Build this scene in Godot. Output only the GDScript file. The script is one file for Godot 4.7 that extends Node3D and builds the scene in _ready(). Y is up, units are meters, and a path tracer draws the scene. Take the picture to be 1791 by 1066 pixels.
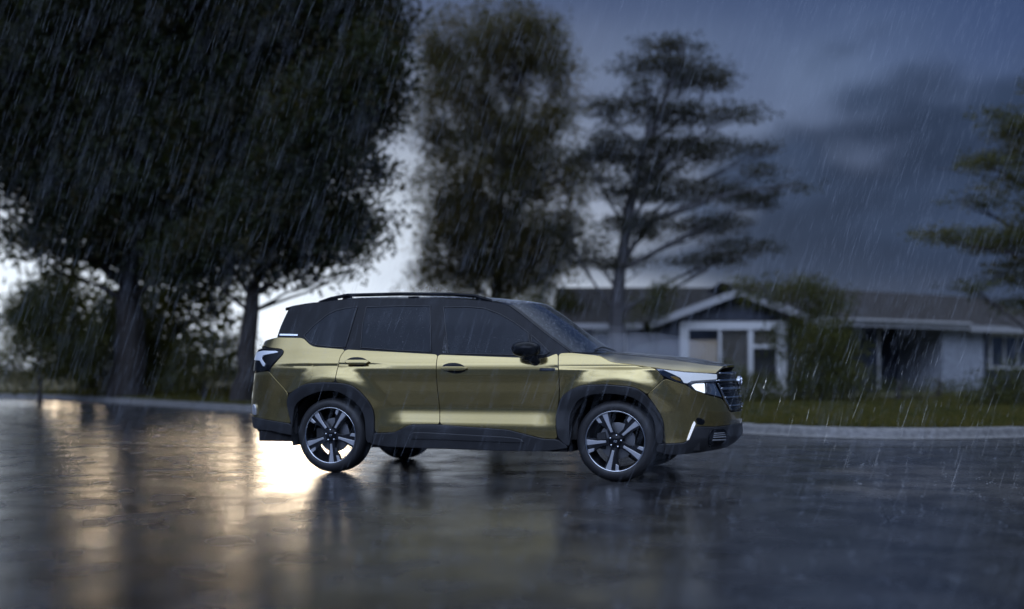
extends Node3D

const YAW := 0.311                     # the car's nose is turned a little towards the camera
const CAR_AT := Vector3(-0.125, 0.0, -10.413)
const AXLE := 1.335
const TYRE_R := 0.345

const PANEL := {
	"rear_quarter_panel": [-2.300,1.215,-1.995,1.258,-1.687,1.249,-1.590,1.178,-1.531,1.162,-1.216,1.138,-1.236,1.101,-1.257,1.064,-1.260,0.938,-1.264,0.831,-1.404,0.833,-1.583,0.817,-1.691,0.768,-1.789,0.719,-1.942,0.873,-2.001,0.937,-1.861,1.104,-1.896,1.142,-2.118,1.160],
	"rear_bumper": [-1.789,0.719,-1.942,0.873,-2.001,0.937,-2.440,0.900,-2.600,0.800,-3.056,0.780,-3.056,0.520,-2.550,0.520,-1.766,0.443,-1.816,0.632],
	"rear_bumper_trim": [-2.550,0.520,-1.766,0.443,-1.742,0.328,-1.996,0.364,-2.500,0.390,-3.056,0.360,-3.056,0.520],
	"rear_door": [-1.216,1.138,-0.772,1.115,-0.353,1.092,-0.286,1.087,-0.290,1.046,-0.279,0.715,-0.255,0.459,-0.304,0.463,-0.541,0.457,-0.697,0.382,-0.903,0.374,-0.900,0.538,-0.927,0.624,-0.971,0.694,-1.041,0.772,-1.133,0.819,-1.264,0.831,-1.260,0.938,-1.257,1.064,-1.236,1.101],
	"front_door": [-0.286,1.087,0.224,1.067,0.660,1.051,0.731,1.058,0.784,1.083,0.826,1.094,0.846,0.891,0.838,0.689,0.818,0.581,0.811,0.493,0.831,0.351,0.697,0.355,0.542,0.390,0.387,0.427,-0.255,0.457,-0.279,0.715,-0.290,1.046],
	"front_fender": [0.826,1.094,0.940,1.098,1.178,1.074,1.230,1.052,1.302,1.014,1.449,0.998,1.666,0.967,1.726,0.902,1.752,0.879,1.627,0.759,1.601,0.740,1.569,0.769,1.489,0.807,1.264,0.827,1.048,0.819,0.959,0.784,0.868,0.724,0.840,0.660,0.846,0.891],
	"front_bumper": [1.752,0.879,1.627,0.759,1.601,0.740,1.647,0.680,1.725,0.557,1.747,0.476,1.737,0.326,1.939,0.336,2.024,0.475,2.219,0.467,2.500,0.475,2.890,0.465,2.890,0.585,2.452,0.586,2.349,0.701,2.115,0.744,2.004,0.773,1.944,0.821,1.833,0.850],
	"front_bumper_trim": [1.669,0.325,1.737,0.326,1.939,0.336,2.024,0.475,2.219,0.467,2.500,0.475,2.890,0.465,2.890,0.260,2.550,0.260,2.229,0.254,1.809,0.229,1.668,0.262],
	"rocker_panel": [-0.938,0.371,-0.697,0.382,-0.541,0.457,-0.304,0.463,0.387,0.427,0.542,0.390,0.697,0.353,0.834,0.351,0.931,0.277,0.725,0.244,0.305,0.239,-0.312,0.245,-0.782,0.249,-0.963,0.271],
	"rear_arch": [-1.742,0.328,-1.766,0.440,-1.816,0.632,-1.789,0.705,-1.691,0.768,-1.583,0.817,-1.404,0.833,-1.264,0.831,-1.133,0.819,-1.041,0.772,-0.971,0.694,-0.927,0.624,-0.900,0.538,-0.903,0.377,-0.951,0.271,-0.995,0.296,-0.990,0.449,-1.009,0.553,-1.056,0.631,-1.112,0.677,-1.219,0.745,-1.337,0.760,-1.457,0.743,-1.612,0.689,-1.718,0.618,-1.750,0.478],
	"front_arch": [0.831,0.351,0.811,0.493,0.818,0.581,0.840,0.660,0.868,0.724,0.959,0.784,1.048,0.819,1.264,0.827,1.489,0.807,1.569,0.769,1.647,0.680,1.725,0.557,1.747,0.476,1.737,0.326,1.669,0.325,1.669,0.504,1.617,0.609,1.547,0.682,1.472,0.725,1.309,0.750,1.161,0.747,1.045,0.712,0.991,0.662,0.936,0.553,0.931,0.421,0.936,0.277],
	"headlight": [1.666,0.965,1.915,0.936,2.285,0.919,2.243,0.834,2.344,0.706,2.115,0.744,2.004,0.773,1.944,0.821,1.833,0.850,1.726,0.902],
	"head_bar": [1.737,0.948,1.930,0.926,2.281,0.909,2.269,0.868,2.091,0.861,1.970,0.855,1.945,0.836,1.911,0.840,1.881,0.883,1.809,0.917],
	"head_bar2": [1.945,0.848,2.267,0.862,2.264,0.848,2.061,0.842,1.966,0.826],
	"head_lamp": [1.976,0.821,2.012,0.833,2.103,0.835,2.111,0.751,2.019,0.778],
	"head_panel": [2.122,0.835,2.233,0.827,2.325,0.714,2.124,0.751],
	"turn_signal": [1.794,0.893,1.837,0.893,1.871,0.876,1.891,0.852,1.842,0.864],
	"grille": [2.302,0.930,2.256,0.834,2.353,0.701,2.459,0.591,2.890,0.590,2.890,0.940,2.500,0.935],
	"tail_lamp": [-2.620,1.110,-2.134,1.155,-1.896,1.142,-1.861,1.104,-2.001,0.937,-2.460,0.920,-2.620,0.930],
	"tail_c": [-2.580,1.080,-2.131,1.122,-1.938,1.118,-1.919,1.104,-2.105,1.078,-2.118,1.051,-2.038,0.997,-2.056,0.970,-2.136,1.030,-2.450,1.040,-2.580,1.045],
	"fuel": [-1.716,1.012,-1.532,1.015,-1.521,0.996,-1.510,0.885,-1.540,0.843,-1.712,0.842,-1.726,0.858,-1.732,0.986],
	"drl": [2.012,0.519,2.023,0.495,1.964,0.365,1.943,0.355,1.958,0.399,1.994,0.490],
	"intake": [2.027,0.547,2.073,0.545,2.115,0.523,2.102,0.484,2.036,0.490],
	"fogpod": [2.168,0.454,2.344,0.449,2.397,0.393,2.484,0.313,2.259,0.299,2.185,0.292,2.138,0.368],
	"foggrille": [2.211,0.419,2.331,0.415,2.374,0.359,2.233,0.346,2.193,0.367],
	"rocker_inset": [-0.554,0.354,-0.508,0.391,-0.386,0.391,0.391,0.365,0.500,0.352,0.539,0.315,0.388,0.317,-0.389,0.329,-0.539,0.328],
	"handle_r": [-1.192,1.033,-1.145,1.061,-1.047,1.064,-0.980,1.043,-0.955,1.016,-0.978,0.985,-1.062,0.975,-1.142,0.991],
	"handle_f": [-0.243,0.980,-0.186,1.008,-0.089,1.010,-0.022,0.985,0.002,0.952,-0.030,0.922,-0.111,0.911,-0.192,0.934],
	"badge": [0.671,0.963,0.808,0.963,0.809,0.938,0.672,0.937],
	"rear_reflector": [-2.281,0.608,-2.243,0.625,-2.216,0.593,-2.213,0.511,-2.278,0.520],
}
const CABIN := {
	"cabin": [-1.974,1.252,-1.956,1.351,-1.893,1.552,-1.751,1.572,-1.598,1.585,-1.316,1.609,-1.031,1.611,-0.741,1.608,-0.399,1.601,-0.063,1.584,0.137,1.559,0.236,1.544,0.320,1.522,0.476,1.418,0.665,1.279,0.932,1.095,0.820,1.078,0.727,1.044,0.655,1.039,0.221,1.050,-0.282,1.067,-1.212,1.117,-1.528,1.140,-1.636,1.195,-1.679,1.227],
	"win_quarter": [-1.674,1.265,-1.629,1.319,-1.572,1.376,-1.467,1.461,-1.378,1.503,-1.280,1.523,-1.162,1.532,-1.180,1.411,-1.219,1.154,-1.393,1.163,-1.535,1.178,-1.614,1.211],
	"win_rear": [-1.068,1.530,-0.727,1.534,-0.429,1.527,-0.357,1.108,-0.719,1.125,-1.060,1.151,-1.076,1.355],
	"win_front": [-0.296,1.514,-0.052,1.513,0.102,1.497,0.255,1.442,0.398,1.366,0.528,1.278,0.558,1.184,0.585,1.076,0.217,1.083,-0.193,1.094],
	"win_front_q": [0.562,1.252,0.651,1.183,0.744,1.098,0.703,1.081,0.606,1.074,0.580,1.174],
	"dstrip": [-1.950,1.288,-1.746,1.282,-1.743,1.265,-1.946,1.270],
	"roofedge": [-1.893,1.552,-1.751,1.572,-1.598,1.585,-1.316,1.609,-1.031,1.611,-0.741,1.608,-0.399,1.601,-0.063,1.584,0.137,1.559,0.236,1.544,0.320,1.522],
	"apillar": [0.320,1.522,0.384,1.482,0.476,1.418,0.567,1.351,0.665,1.279,0.805,1.182,0.932,1.095],
	"dpillar": [-1.893,1.552,-1.923,1.461,-1.956,1.351,-1.974,1.252],
	"pillar_c": [-1.151,1.535,-1.086,1.534,-1.088,1.356,-1.076,1.143,-1.199,1.144],
}
const HOOD_EDGE := [Vector3(1.177,1.074,0.860),Vector3(1.229,1.052,0.868),Vector3(1.301,1.014,0.880),Vector3(1.448,0.998,0.879),Vector3(1.663,0.967,0.858),Vector3(1.904,0.936,0.810),Vector3(2.138,0.919,0.566)]
const PLAN := [-2.375,0.000,-2.365,0.300,-2.335,0.560,-2.265,0.740,-2.100,0.838,-1.750,0.885,-1.000,0.905,0.000,0.910,1.000,0.905,1.550,0.885,1.880,0.830,2.070,0.735,2.190,0.580,2.265,0.320,2.290,0.000]
const SIDE_PROFILE := [0.150,-0.100,0.250,-0.075,0.360,-0.058,0.430,-0.052,0.500,-0.052,0.600,-0.047,0.750,-0.027,0.840,-0.010,0.900,-0.003,0.950,-0.004,1.000,-0.014,1.060,-0.036,1.100,-0.054,1.140,-0.074,1.300,-0.127]
const FRONT_PROFILE := [0.150,-0.300,0.250,-0.140,0.300,-0.060,0.370,0.000,0.455,-0.008,0.510,0.000,0.600,0.000,0.690,-0.020,0.820,-0.040,0.935,-0.070,1.000,-0.120,1.300,-0.400]
const REAR_PROFILE := [0.150,-0.250,0.300,-0.080,0.410,-0.015,0.550,0.000,0.660,0.000,0.775,-0.020,0.920,-0.060,1.000,-0.060,1.120,-0.075,1.180,-0.130,1.260,-0.220,1.400,-0.370]
const FOLIAGE := {
	"oak": [-10.96, -31.00, [-1.39, 9.52, 0.00, 4.41, 4.74, 3.79, 3.35, 10.51, 0.60, 4.09, 3.76, 3.27, 6.13, 10.51, 0.00, 2.04, 3.11, 2.48, 1.23, 6.09, 0.80, 3.76, 2.29, 3.01, -2.21, 6.58, -0.50, 1.80, 1.80, 1.44, 0.08, 14.10, 0.00, 5.39, 3.27, 4.31, 5.47, 14.26, 0.00, 3.27, 2.78, 2.61, 3.35, 7.40, 1.00, 3.11, 2.45, 2.48, -4.98, 9.85, 0.00, 2.78, 4.25, 3.40, -0.90, 4.46, 0.30, 2.78, 0.74, 2.22, -2.70, 4.46, 0.40, 1.14, 0.65, 0.92, 0.74, 4.05, 1.20, 0.98, 0.57, 0.78, 2.04, 4.62, 1.00, 1.47, 0.98, 1.18, 7.76, 10.83, 0.00, 0.65, 0.98, 0.78, -3.35, 4.95, 0.50, 0.65, 0.49, 0.52, 1.39, 3.64, 0.80, 0.74, 0.46, 0.59, -1.88, 3.64, 0.20, 0.82, 0.39, 0.65]],
	"second_oak": [-6.45, -26.00, [1.85, 6.36, 0.00, 1.71, 2.06, 1.64, 1.03, 4.58, 0.00, 2.06, 1.10, 1.64, 2.19, 3.90, 0.00, 1.30, 0.69, 1.04, 3.02, 7.73, 0.00, 1.03, 1.64, 1.32, -0.34, 3.76, 0.40, 1.78, 0.75, 1.43, 2.81, 4.44, 0.00, 0.85, 0.62, 0.68, 1.30, 3.42, 0.00, 0.96, 0.34, 0.77, -1.03, 3.35, 0.30, 1.23, 0.55, 0.99, 3.36, 5.68, 0.00, 0.48, 0.62, 0.49, 3.63, 6.91, 0.00, 0.41, 0.55, 0.44, 3.50, 4.58, 0.00, 0.38, 0.30, 0.31, 2.54, 3.35, 0.00, 0.55, 0.19, 0.44, 1.85, 3.07, 0.00, 0.55, 0.14, 0.44, 0.62, 3.21, 0.00, 0.69, 0.30, 0.55, 3.77, 8.14, 0.00, 0.41, 0.69, 0.55]],
	"middle": [-0.64, -40.00, [-0.32, 13.06, 0.00, 2.53, 1.37, 2.02, 1.05, 12.22, 0.00, 2.00, 1.79, 1.60, -1.16, 10.95, 0.00, 2.21, 1.90, 1.77, 0.84, 9.69, 0.00, 2.43, 1.79, 1.94, -0.63, 8.00, 0.00, 2.64, 1.79, 2.11, 1.69, 7.79, 0.00, 2.00, 1.69, 1.60, -0.84, 5.89, 0.00, 2.64, 1.79, 2.11, 1.05, 5.68, 0.00, 2.21, 1.69, 1.77, -1.48, 4.42, 0.00, 1.79, 0.95, 1.43, 2.11, 4.63, 0.00, 1.58, 1.05, 1.27, 0.74, 4.21, 0.00, 2.53, 0.74, 2.02, -2.11, 12.85, 0.00, 1.16, 0.84, 0.93, 2.53, 10.53, 0.00, 1.16, 0.95, 0.93, 2.95, 8.21, 0.00, 1.27, 1.16, 1.01, -2.47, 9.48, 0.00, 1.05, 1.27, 1.01, 1.79, 13.49, 0.00, 1.16, 0.74, 0.93, 2.64, 6.10, 0.00, 1.27, 0.95, 1.01, -2.43, 7.37, 0.00, 1.05, 0.95, 0.84, 0.32, 14.12, 0.00, 1.27, 0.53, 1.01, 2.43, 12.22, 0.00, 0.95, 0.84, 0.76]],
	"middle_gold": [-0.64, -40.00, [-1.58, 5.89, 0.00, 1.58, 1.27, 1.27, -2.11, 4.63, 0.00, 1.27, 0.80, 1.01, -0.11, 4.63, 0.00, 1.90, 0.95, 1.52, -0.74, 7.16, 0.00, 1.27, 1.05, 1.01, -2.64, 3.89, 0.00, 0.95, 0.30, 0.76]],
	"sparse": [3.40, -35.00, [2.12, 11.46, 0.00, 0.92, 0.52, 0.65, 0.83, 10.72, 0.00, 1.20, 0.44, 0.84, 2.95, 10.26, 0.00, 1.38, 0.44, 0.97, -0.28, 9.43, 0.00, 1.01, 0.44, 0.71, 1.57, 9.25, 0.00, 1.57, 0.52, 1.10, 3.87, 9.25, 0.00, 1.11, 0.44, 0.77, 0.46, 7.95, 0.00, 1.38, 0.55, 0.97, 2.77, 7.95, 0.00, 1.66, 0.48, 1.16, -0.55, 6.75, 0.00, 0.92, 0.63, 0.65, 1.75, 6.66, 0.00, 1.48, 0.48, 1.03, 0.65, 5.55, 0.00, 1.66, 0.44, 1.16, 3.14, 5.55, 0.00, 1.57, 0.37, 1.10, 4.80, 8.05, 0.00, 0.74, 0.26, 0.52, 0.09, 4.45, 0.00, 1.57, 0.33, 1.10, 3.23, 4.45, 0.00, 1.38, 0.30, 0.97, -1.11, 7.86, 0.00, 0.77, 0.85, 0.59, -1.48, 5.28, 0.00, 0.92, 0.85, 0.65, 4.61, 6.39, 0.00, 1.11, 0.30, 0.77, 5.63, 6.85, 0.00, 0.74, 0.22, 0.52, 2.21, 10.63, 0.00, 1.11, 0.55, 0.77, 1.85, 8.23, 0.00, 1.11, 0.41, 0.77, 4.06, 4.91, 0.00, 1.29, 0.26, 0.90, 1.29, 9.89, 0.00, 1.11, 0.55, 0.77, 0.18, 6.75, 0.00, 1.11, 0.55, 0.77, 1.11, 7.31, 0.00, 1.11, 0.55, 0.77, 2.40, 9.15, 0.00, 1.11, 0.44, 0.77, -0.37, 8.23, 0.00, 0.92, 0.74, 0.65, -0.74, 4.72, 0.00, 1.11, 0.74, 0.77, 3.51, 6.75, 0.00, 1.11, 0.41, 0.77, 4.61, 7.31, 0.00, 0.83, 0.30, 0.58, 1.29, 11.37, 0.00, 0.83, 0.41, 0.58]],
	"right": [14.86, -30.00, [-1.11, 7.75, 0.00, 0.79, 0.54, 0.63, -1.74, 6.64, 0.00, 0.98, 0.32, 0.78, -0.71, 6.01, 0.00, 1.34, 0.54, 1.08, -2.14, 5.61, 0.00, 0.87, 0.24, 0.70, -2.85, 4.63, 0.00, 1.03, 0.27, 0.82, -1.19, 4.50, 0.00, 1.50, 0.41, 1.20, -0.55, 3.63, 0.00, 1.34, 0.47, 1.08, -2.14, 3.19, 0.00, 0.87, 0.17, 0.70, -0.71, 2.76, 0.00, 1.50, 0.41, 1.20, 0.08, 7.19, 0.00, 1.42, 0.95, 1.14, 0.40, 5.14, 0.00, 1.58, 0.95, 1.27, 0.24, 8.93, 0.00, 0.95, 0.79, 0.76]],
	"bush_a": [-13.06, -30.00, [0.00, 1.89, 0.00, 1.19, 1.19, 0.95, 0.71, 1.50, 0.00, 1.19, 1.11, 0.95, -0.63, 1.02, 0.00, 1.11, 0.79, 0.89, -0.87, 2.29, 0.00, 0.71, 0.63, 0.57, 0.63, 2.92, 0.00, 0.95, 0.79, 0.76, -0.16, 2.61, 0.00, 0.95, 0.79, 0.76]],
	"bush_b": [-11.84, -33.00, [-0.26, 1.38, 0.00, 1.57, 1.30, 1.25, 0.96, 1.03, 0.00, 1.22, 0.96, 0.97, -0.96, 0.86, 0.00, 1.04, 0.87, 0.84, 0.43, 2.25, 0.00, 1.22, 1.04, 0.97]],
	"bush_c": [-8.26, -29.00, [-0.08, 1.10, 0.00, 0.84, 0.79, 0.67, 0.61, 0.79, 0.00, 0.69, 0.61, 0.55, -0.54, 0.64, 0.00, 0.69, 0.46, 0.55, 0.08, 1.71, 0.00, 0.61, 0.46, 0.49]],
	"bush_d": [-8.16, -34.00, [0.18, 0.85, 0.00, 1.08, 0.81, 0.86, -0.36, 1.39, 0.00, 0.90, 0.90, 0.72]],
	"far_a": [-15.72, -40.00, [-1.16, 3.89, 0.00, 1.37, 1.05, 1.10, -1.69, 2.94, 0.00, 1.05, 1.27, 1.01, 0.00, 3.05, 0.00, 1.79, 1.58, 1.43, -0.84, 1.89, 0.00, 1.69, 1.27, 1.35, 1.27, 2.10, 0.00, 1.69, 1.48, 1.35]],
	"far_b": [-11.93, -38.00, [-0.60, 3.24, 0.00, 1.90, 1.50, 1.52, 1.00, 2.94, 0.00, 1.50, 1.50, 1.20, -1.40, 1.84, 0.00, 1.80, 1.20, 1.44, 2.00, 1.84, 0.00, 0.80, 1.20, 0.96, 0.40, 1.24, 0.00, 1.80, 1.00, 1.44, 0.80, 4.05, 0.00, 1.50, 0.90, 1.20, -1.20, 4.25, 0.00, 1.60, 0.90, 1.28, 2.00, 3.44, 0.00, 0.80, 1.00, 0.80]],
	"roof_tree": [8.03, -30.50, [-1.05, 3.08, 0.00, 1.00, 0.35, 0.80, 0.08, 3.20, 0.00, 1.13, 0.39, 0.90, 1.05, 2.87, 0.00, 0.96, 0.42, 0.77, -1.69, 3.28, 0.00, 0.64, 0.23, 0.51, 0.56, 2.31, 0.00, 1.13, 0.64, 0.90, -0.08, 1.67, 0.00, 0.96, 0.80, 0.77, 1.05, 1.35, 0.00, 0.96, 0.96, 0.77]],
	"back_hedge": [0.87, -37.00, [-0.78, 2.60, 0.00, 1.46, 0.82, 1.17, 0.39, 2.89, 0.00, 1.17, 0.94, 0.94, 1.17, 2.50, 0.00, 0.88, 0.78, 0.70, -1.76, 2.31, 0.00, 1.17, 0.68, 0.94, -0.20, 1.82, 0.00, 1.76, 0.88, 1.40]],
	"gable_shrub": [4.21, -32.00, [0.08, 3.05, 0.00, 0.64, 0.51, 0.51, -0.17, 2.55, 0.00, 0.67, 0.44, 0.54, 0.34, 3.39, 0.00, 0.47, 0.27, 0.38]],
	"window_shrub": [5.54, -27.00, [0.07, 0.45, 0.00, 1.07, 0.54, 0.85, -0.78, 0.31, 0.00, 0.85, 0.43, 0.68, 0.85, 0.38, 0.00, 0.64, 0.46, 0.51, -0.50, 0.81, 0.00, 0.57, 0.31, 0.46]],
	"dark_shrub": [7.75, -27.00, [-0.28, 0.73, 0.00, 0.85, 0.93, 0.74, 0.57, 0.52, 0.00, 0.85, 0.78, 0.68, 0.00, 1.59, 0.00, 0.78, 0.78, 0.63, -0.57, 0.16, 0.00, 0.85, 0.36, 0.68]],
	"low_hedge": [9.96, -28.00, [-0.30, 0.21, 0.00, 0.74, 0.38, 0.59, 0.44, 0.13, 0.00, 0.74, 0.32, 0.59, 1.03, 0.16, 0.00, 0.59, 0.35, 0.47]],
	"yellow_shrub": [10.62, -24.00, [-0.19, 0.38, 0.00, 0.61, 0.53, 0.49, 0.44, 0.51, 0.00, 0.70, 0.66, 0.56, 0.82, 0.25, 0.00, 0.63, 0.51, 0.51, -0.57, 0.13, 0.00, 0.38, 0.28, 0.30]],
	"corner_shrub": [12.17, -31.00, [0.16, 0.21, 0.00, 0.57, 0.42, 0.46, -0.16, 0.45, 0.00, 0.33, 0.29, 0.26]],
}

# ---------------------------------------------------------------- mesh helpers
class Acc:
	var v := PackedVector3Array()
	var n := PackedVector3Array()
	func tri(a: Vector3, b: Vector3, c: Vector3, na: Vector3, nb: Vector3, nc: Vector3) -> void:
		var g := (b - a).cross(c - a)
		if g.length_squared() < 1e-16:
			return
		if g.dot(na + nb + nc) > 0.0:
			v.append(a); v.append(c); v.append(b); n.append(na); n.append(nc); n.append(nb)
		else:
			v.append(a); v.append(b); v.append(c); n.append(na); n.append(nb); n.append(nc)
	func flat(a: Vector3, b: Vector3, c: Vector3, out: Vector3) -> void:
		var g := (b - a).cross(c - a)
		if g.length_squared() < 1e-16:
			return
		g = g.normalized()
		if g.dot(out) < 0.0:
			g = -g
		tri(a, b, c, g, g, g)
	func quad(a: Vector3, b: Vector3, c: Vector3, d: Vector3, out: Vector3) -> void:
		flat(a, b, c, out); flat(a, c, d, out)
	func box(lo: Vector3, hi: Vector3) -> void:
		var m := (lo + hi) / 2.0
		for ax in 3:
			for sg in [0, 1]:
				var c := [Vector3(), Vector3(), Vector3(), Vector3()]
				var uv := [[0, 0], [1, 0], [1, 1], [0, 1]]
				for k in 4:
					var p := Vector3()
					p[ax] = hi[ax] if sg else lo[ax]
					var i1 := (ax + 1) % 3
					var i2 := (ax + 2) % 3
					p[i1] = hi[i1] if uv[k][0] else lo[i1]
					p[i2] = hi[i2] if uv[k][1] else lo[i2]
					c[k] = p
				var o := Vector3()
				o[ax] = 1.0 if sg else -1.0
				quad(c[0], c[1], c[2], c[3], o)
	func tube(pts: Array, radii: Array, sides := 8, caps := true) -> void:
		var rings := []
		var dirs := []
		var last := Vector3(0.31, 0.2, 0.93).normalized()
		for i in pts.size():
			var d: Vector3 = (pts[mini(i + 1, pts.size() - 1)] - pts[maxi(i - 1, 0)]).normalized()
			var x := last - d * last.dot(d)
			if x.length() < 0.05:
				x = Vector3(1, 0, 0) - d * d.x
			x = x.normalized()
			last = x
			var y := d.cross(x)
			var ring := []
			var dr := []
			for k in sides:
				var a := TAU * k / sides
				var o := x * cos(a) + y * sin(a)
				dr.append(o)
				ring.append(pts[i] + o * radii[i])
			rings.append(ring); dirs.append(dr)
		for i in pts.size() - 1:
			for k in sides:
				var l := (k + 1) % sides
				tri(rings[i][k], rings[i + 1][k], rings[i + 1][l], dirs[i][k], dirs[i + 1][k], dirs[i + 1][l])
				tri(rings[i][k], rings[i + 1][l], rings[i][l], dirs[i][k], dirs[i + 1][l], dirs[i][l])
		if caps:
			for e in [0, pts.size() - 1]:
				var o: Vector3 = (pts[0] - pts[1]).normalized() if e == 0 else (pts[-1] - pts[-2]).normalized()
				for k in sides:
					flat(pts[e], rings[e][k], rings[e][(k + 1) % sides], o)
	# profile of (radius, along z) turned about the z axis through at; smooth
	func lathe(prof: Array, at: Vector3, seg := 48, zs := 1.0) -> void:
		var nn := []
		for i in prof.size():
			var a: Vector2 = prof[maxi(i - 1, 0)]
			var b: Vector2 = prof[mini(i + 1, prof.size() - 1)]
			var t := (b - a).normalized()
			nn.append(Vector2(t.y, -t.x))
		for i in prof.size() - 1:
			for k in seg:
				var a0 := TAU * k / seg
				var a1 := TAU * (k + 1) / seg
				var P := []
				var Q := []
				for e in [[i, a0], [i + 1, a0], [i + 1, a1], [i, a1]]:
					var pr: Vector2 = prof[e[0]]
					var nr: Vector2 = nn[e[0]]
					P.append(at + Vector3(cos(e[1]) * pr.x, sin(e[1]) * pr.x, pr.y * zs))
					Q.append(Vector3(cos(e[1]) * nr.x, sin(e[1]) * nr.x, nr.y * zs))
				tri(P[0], P[1], P[2], Q[0], Q[1], Q[2])
				tri(P[0], P[2], P[3], Q[0], Q[2], Q[3])
	# flat outline in the xy plane given thickness along z, with a small chamfer
	func slab(poly: PackedVector2Array, z0: float, z1: float, xf := Transform3D.IDENTITY, cham := 0.003) -> void:
		var p := poly
		if Geometry2D.is_polygon_clockwise(p):
			p.reverse()
		var cnt := p.size()
		var inn := PackedVector2Array()
		for i in cnt:
			var a := (p[i] - p[(i + cnt - 1) % cnt]).normalized()
			var b := (p[(i + 1) % cnt] - p[i]).normalized()
			var m := Vector2(a.y, -a.x) + Vector2(b.y, -b.x)
			m = m / maxf(m.length_squared() / 2.0, 0.4)
			inn.append(p[i] - m * cham)
		var idx := Geometry2D.triangulate_polygon(inn)
		var zd := signf(z1 - z0)
		for k in range(0, idx.size(), 3):
			for f in [[z1, zd], [z0, -zd]]:
				var q := []
				for e in 3:
					q.append(xf * Vector3(inn[idx[k + e]].x, inn[idx[k + e]].y, f[0]))
				flat(q[0], q[1], q[2], xf.basis * Vector3(0, 0, f[1]))
		for i in cnt:
			var j := (i + 1) % cnt
			var e := (p[j] - p[i]).normalized()
			var o := xf.basis * Vector3(e.y, -e.x, 0)
			var zc := z1 - zd * cham
			quad(xf * Vector3(p[i].x, p[i].y, z0), xf * Vector3(p[j].x, p[j].y, z0), xf * Vector3(p[j].x, p[j].y, zc), xf * Vector3(p[i].x, p[i].y, zc), o)
			quad(xf * Vector3(p[i].x, p[i].y, zc), xf * Vector3(p[j].x, p[j].y, zc), xf * Vector3(inn[j].x, inn[j].y, z1), xf * Vector3(inn[i].x, inn[i].y, z1), o + xf.basis * Vector3(0, 0, zd))
	func ellipsoid(at: Vector3, r: Vector3, pw := 1.0, seg := 20, rings := 12, xf := Basis.IDENTITY) -> void:
		var f := func(i: int, k: int) -> Array:
			var la := PI * i / rings - PI / 2
			var lo := TAU * k / seg
			var d := Vector3(cos(la) * cos(lo), sin(la), cos(la) * sin(lo))
			var q := Vector3(signf(d.x) * pow(absf(d.x), pw), signf(d.y) * pow(absf(d.y), pw), signf(d.z) * pow(absf(d.z), pw))
			var nn := Vector3(d.x / r.x, d.y / r.y, d.z / r.z).normalized()
			return [at + xf * (q * r), xf * nn]
		for i in rings:
			for k in seg:
				var a: Array = f.call(i, k)
				var b: Array = f.call(i + 1, k)
				var c: Array = f.call(i + 1, k + 1)
				var d: Array = f.call(i, k + 1)
				tri(a[0], b[0], c[0], a[1], b[1], c[1])
				tri(a[0], c[0], d[0], a[1], c[1], d[1])
	func mesh() -> ArrayMesh:
		var m := ArrayMesh.new()
		var arr := []
		arr.resize(Mesh.ARRAY_MAX)
		arr[Mesh.ARRAY_VERTEX] = v
		arr[Mesh.ARRAY_NORMAL] = n
		m.add_surface_from_arrays(Mesh.PRIMITIVE_TRIANGLES, arr)
		return m

var taken := {}
func numbered(called: String) -> String:
	if not taken.has(called):
		taken[called] = 0
		return called
	taken[called] += 1
	return "%s_%03d" % [called, taken[called]]

func put(a: Acc, called: String, mat: Material, parent: Node = null) -> MeshInstance3D:
	var o := MeshInstance3D.new()
	o.mesh = a.mesh()
	o.material_override = mat
	if parent == null:
		o.name = numbered(called)
		add_child(o)
	else:
		o.name = called
		parent.add_child(o, true)
	return o

func thing(called: String, label: String, category: String, at := Vector3.ZERO, turn := 0.0, group := "") -> Node3D:
	var o := Node3D.new()
	o.name = numbered(called)
	add_child(o)
	o.position = at
	o.rotation.y = turn
	tag(o, label, category, group)
	return o

func tag(o: Node, label: String, category: String, group := "") -> void:
	o.set_meta("label", label)
	o.set_meta("category", category)
	if group != "":
		o.set_meta("group", group)

func structure(a: Acc, called: String, mat: Material) -> MeshInstance3D:
	var o := put(a, called, mat)
	o.set_meta("kind", "structure")
	return o

# linear base colour to the sRGB that albedo_color takes
func lin(r: float, g: float, b: float, a := 1.0) -> Color:
	var c := Color(r, g, b).linear_to_srgb()
	c.a = a
	return c

func mat(c: Color, rough := 0.6, metal := 0.0, coat := 0.0) -> StandardMaterial3D:
	var m := StandardMaterial3D.new()
	m.albedo_color = c
	m.roughness = rough
	m.metallic = metal
	if coat > 0.0:
		m.clearcoat_enabled = true
		m.clearcoat = coat
		m.clearcoat_roughness = 0.03
	return m

func noise_tex(seed_: int, freq: float, size := 512, stops := [], octaves := 4, type := FastNoiseLite.TYPE_SIMPLEX_SMOOTH) -> NoiseTexture2D:
	var f := FastNoiseLite.new()
	f.seed = seed_
	f.frequency = freq
	f.noise_type = type
	f.fractal_octaves = octaves
	var t := NoiseTexture2D.new()
	t.width = size
	t.height = size
	t.seamless = true
	t.noise = f
	if stops.size() > 0:
		var g := Gradient.new()
		var offs := PackedFloat32Array()
		var cols := PackedColorArray()
		for s in stops:
			offs.append(s[0]); cols.append(s[1])
		g.offsets = offs
		g.colors = cols
		t.color_ramp = g
	return t

func bump_tex(seed_: int, freq: float, strength: float, size := 512, octaves := 4) -> NoiseTexture2D:
	var t := noise_tex(seed_, freq, size, [], octaves)
	t.as_normal_map = true
	t.bump_strength = strength
	return t

func tri_map(m: StandardMaterial3D, metres: float) -> void:
	m.uv1_triplanar = true
	m.uv1_world_triplanar = true
	m.uv1_scale = Vector3.ONE / metres

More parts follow.
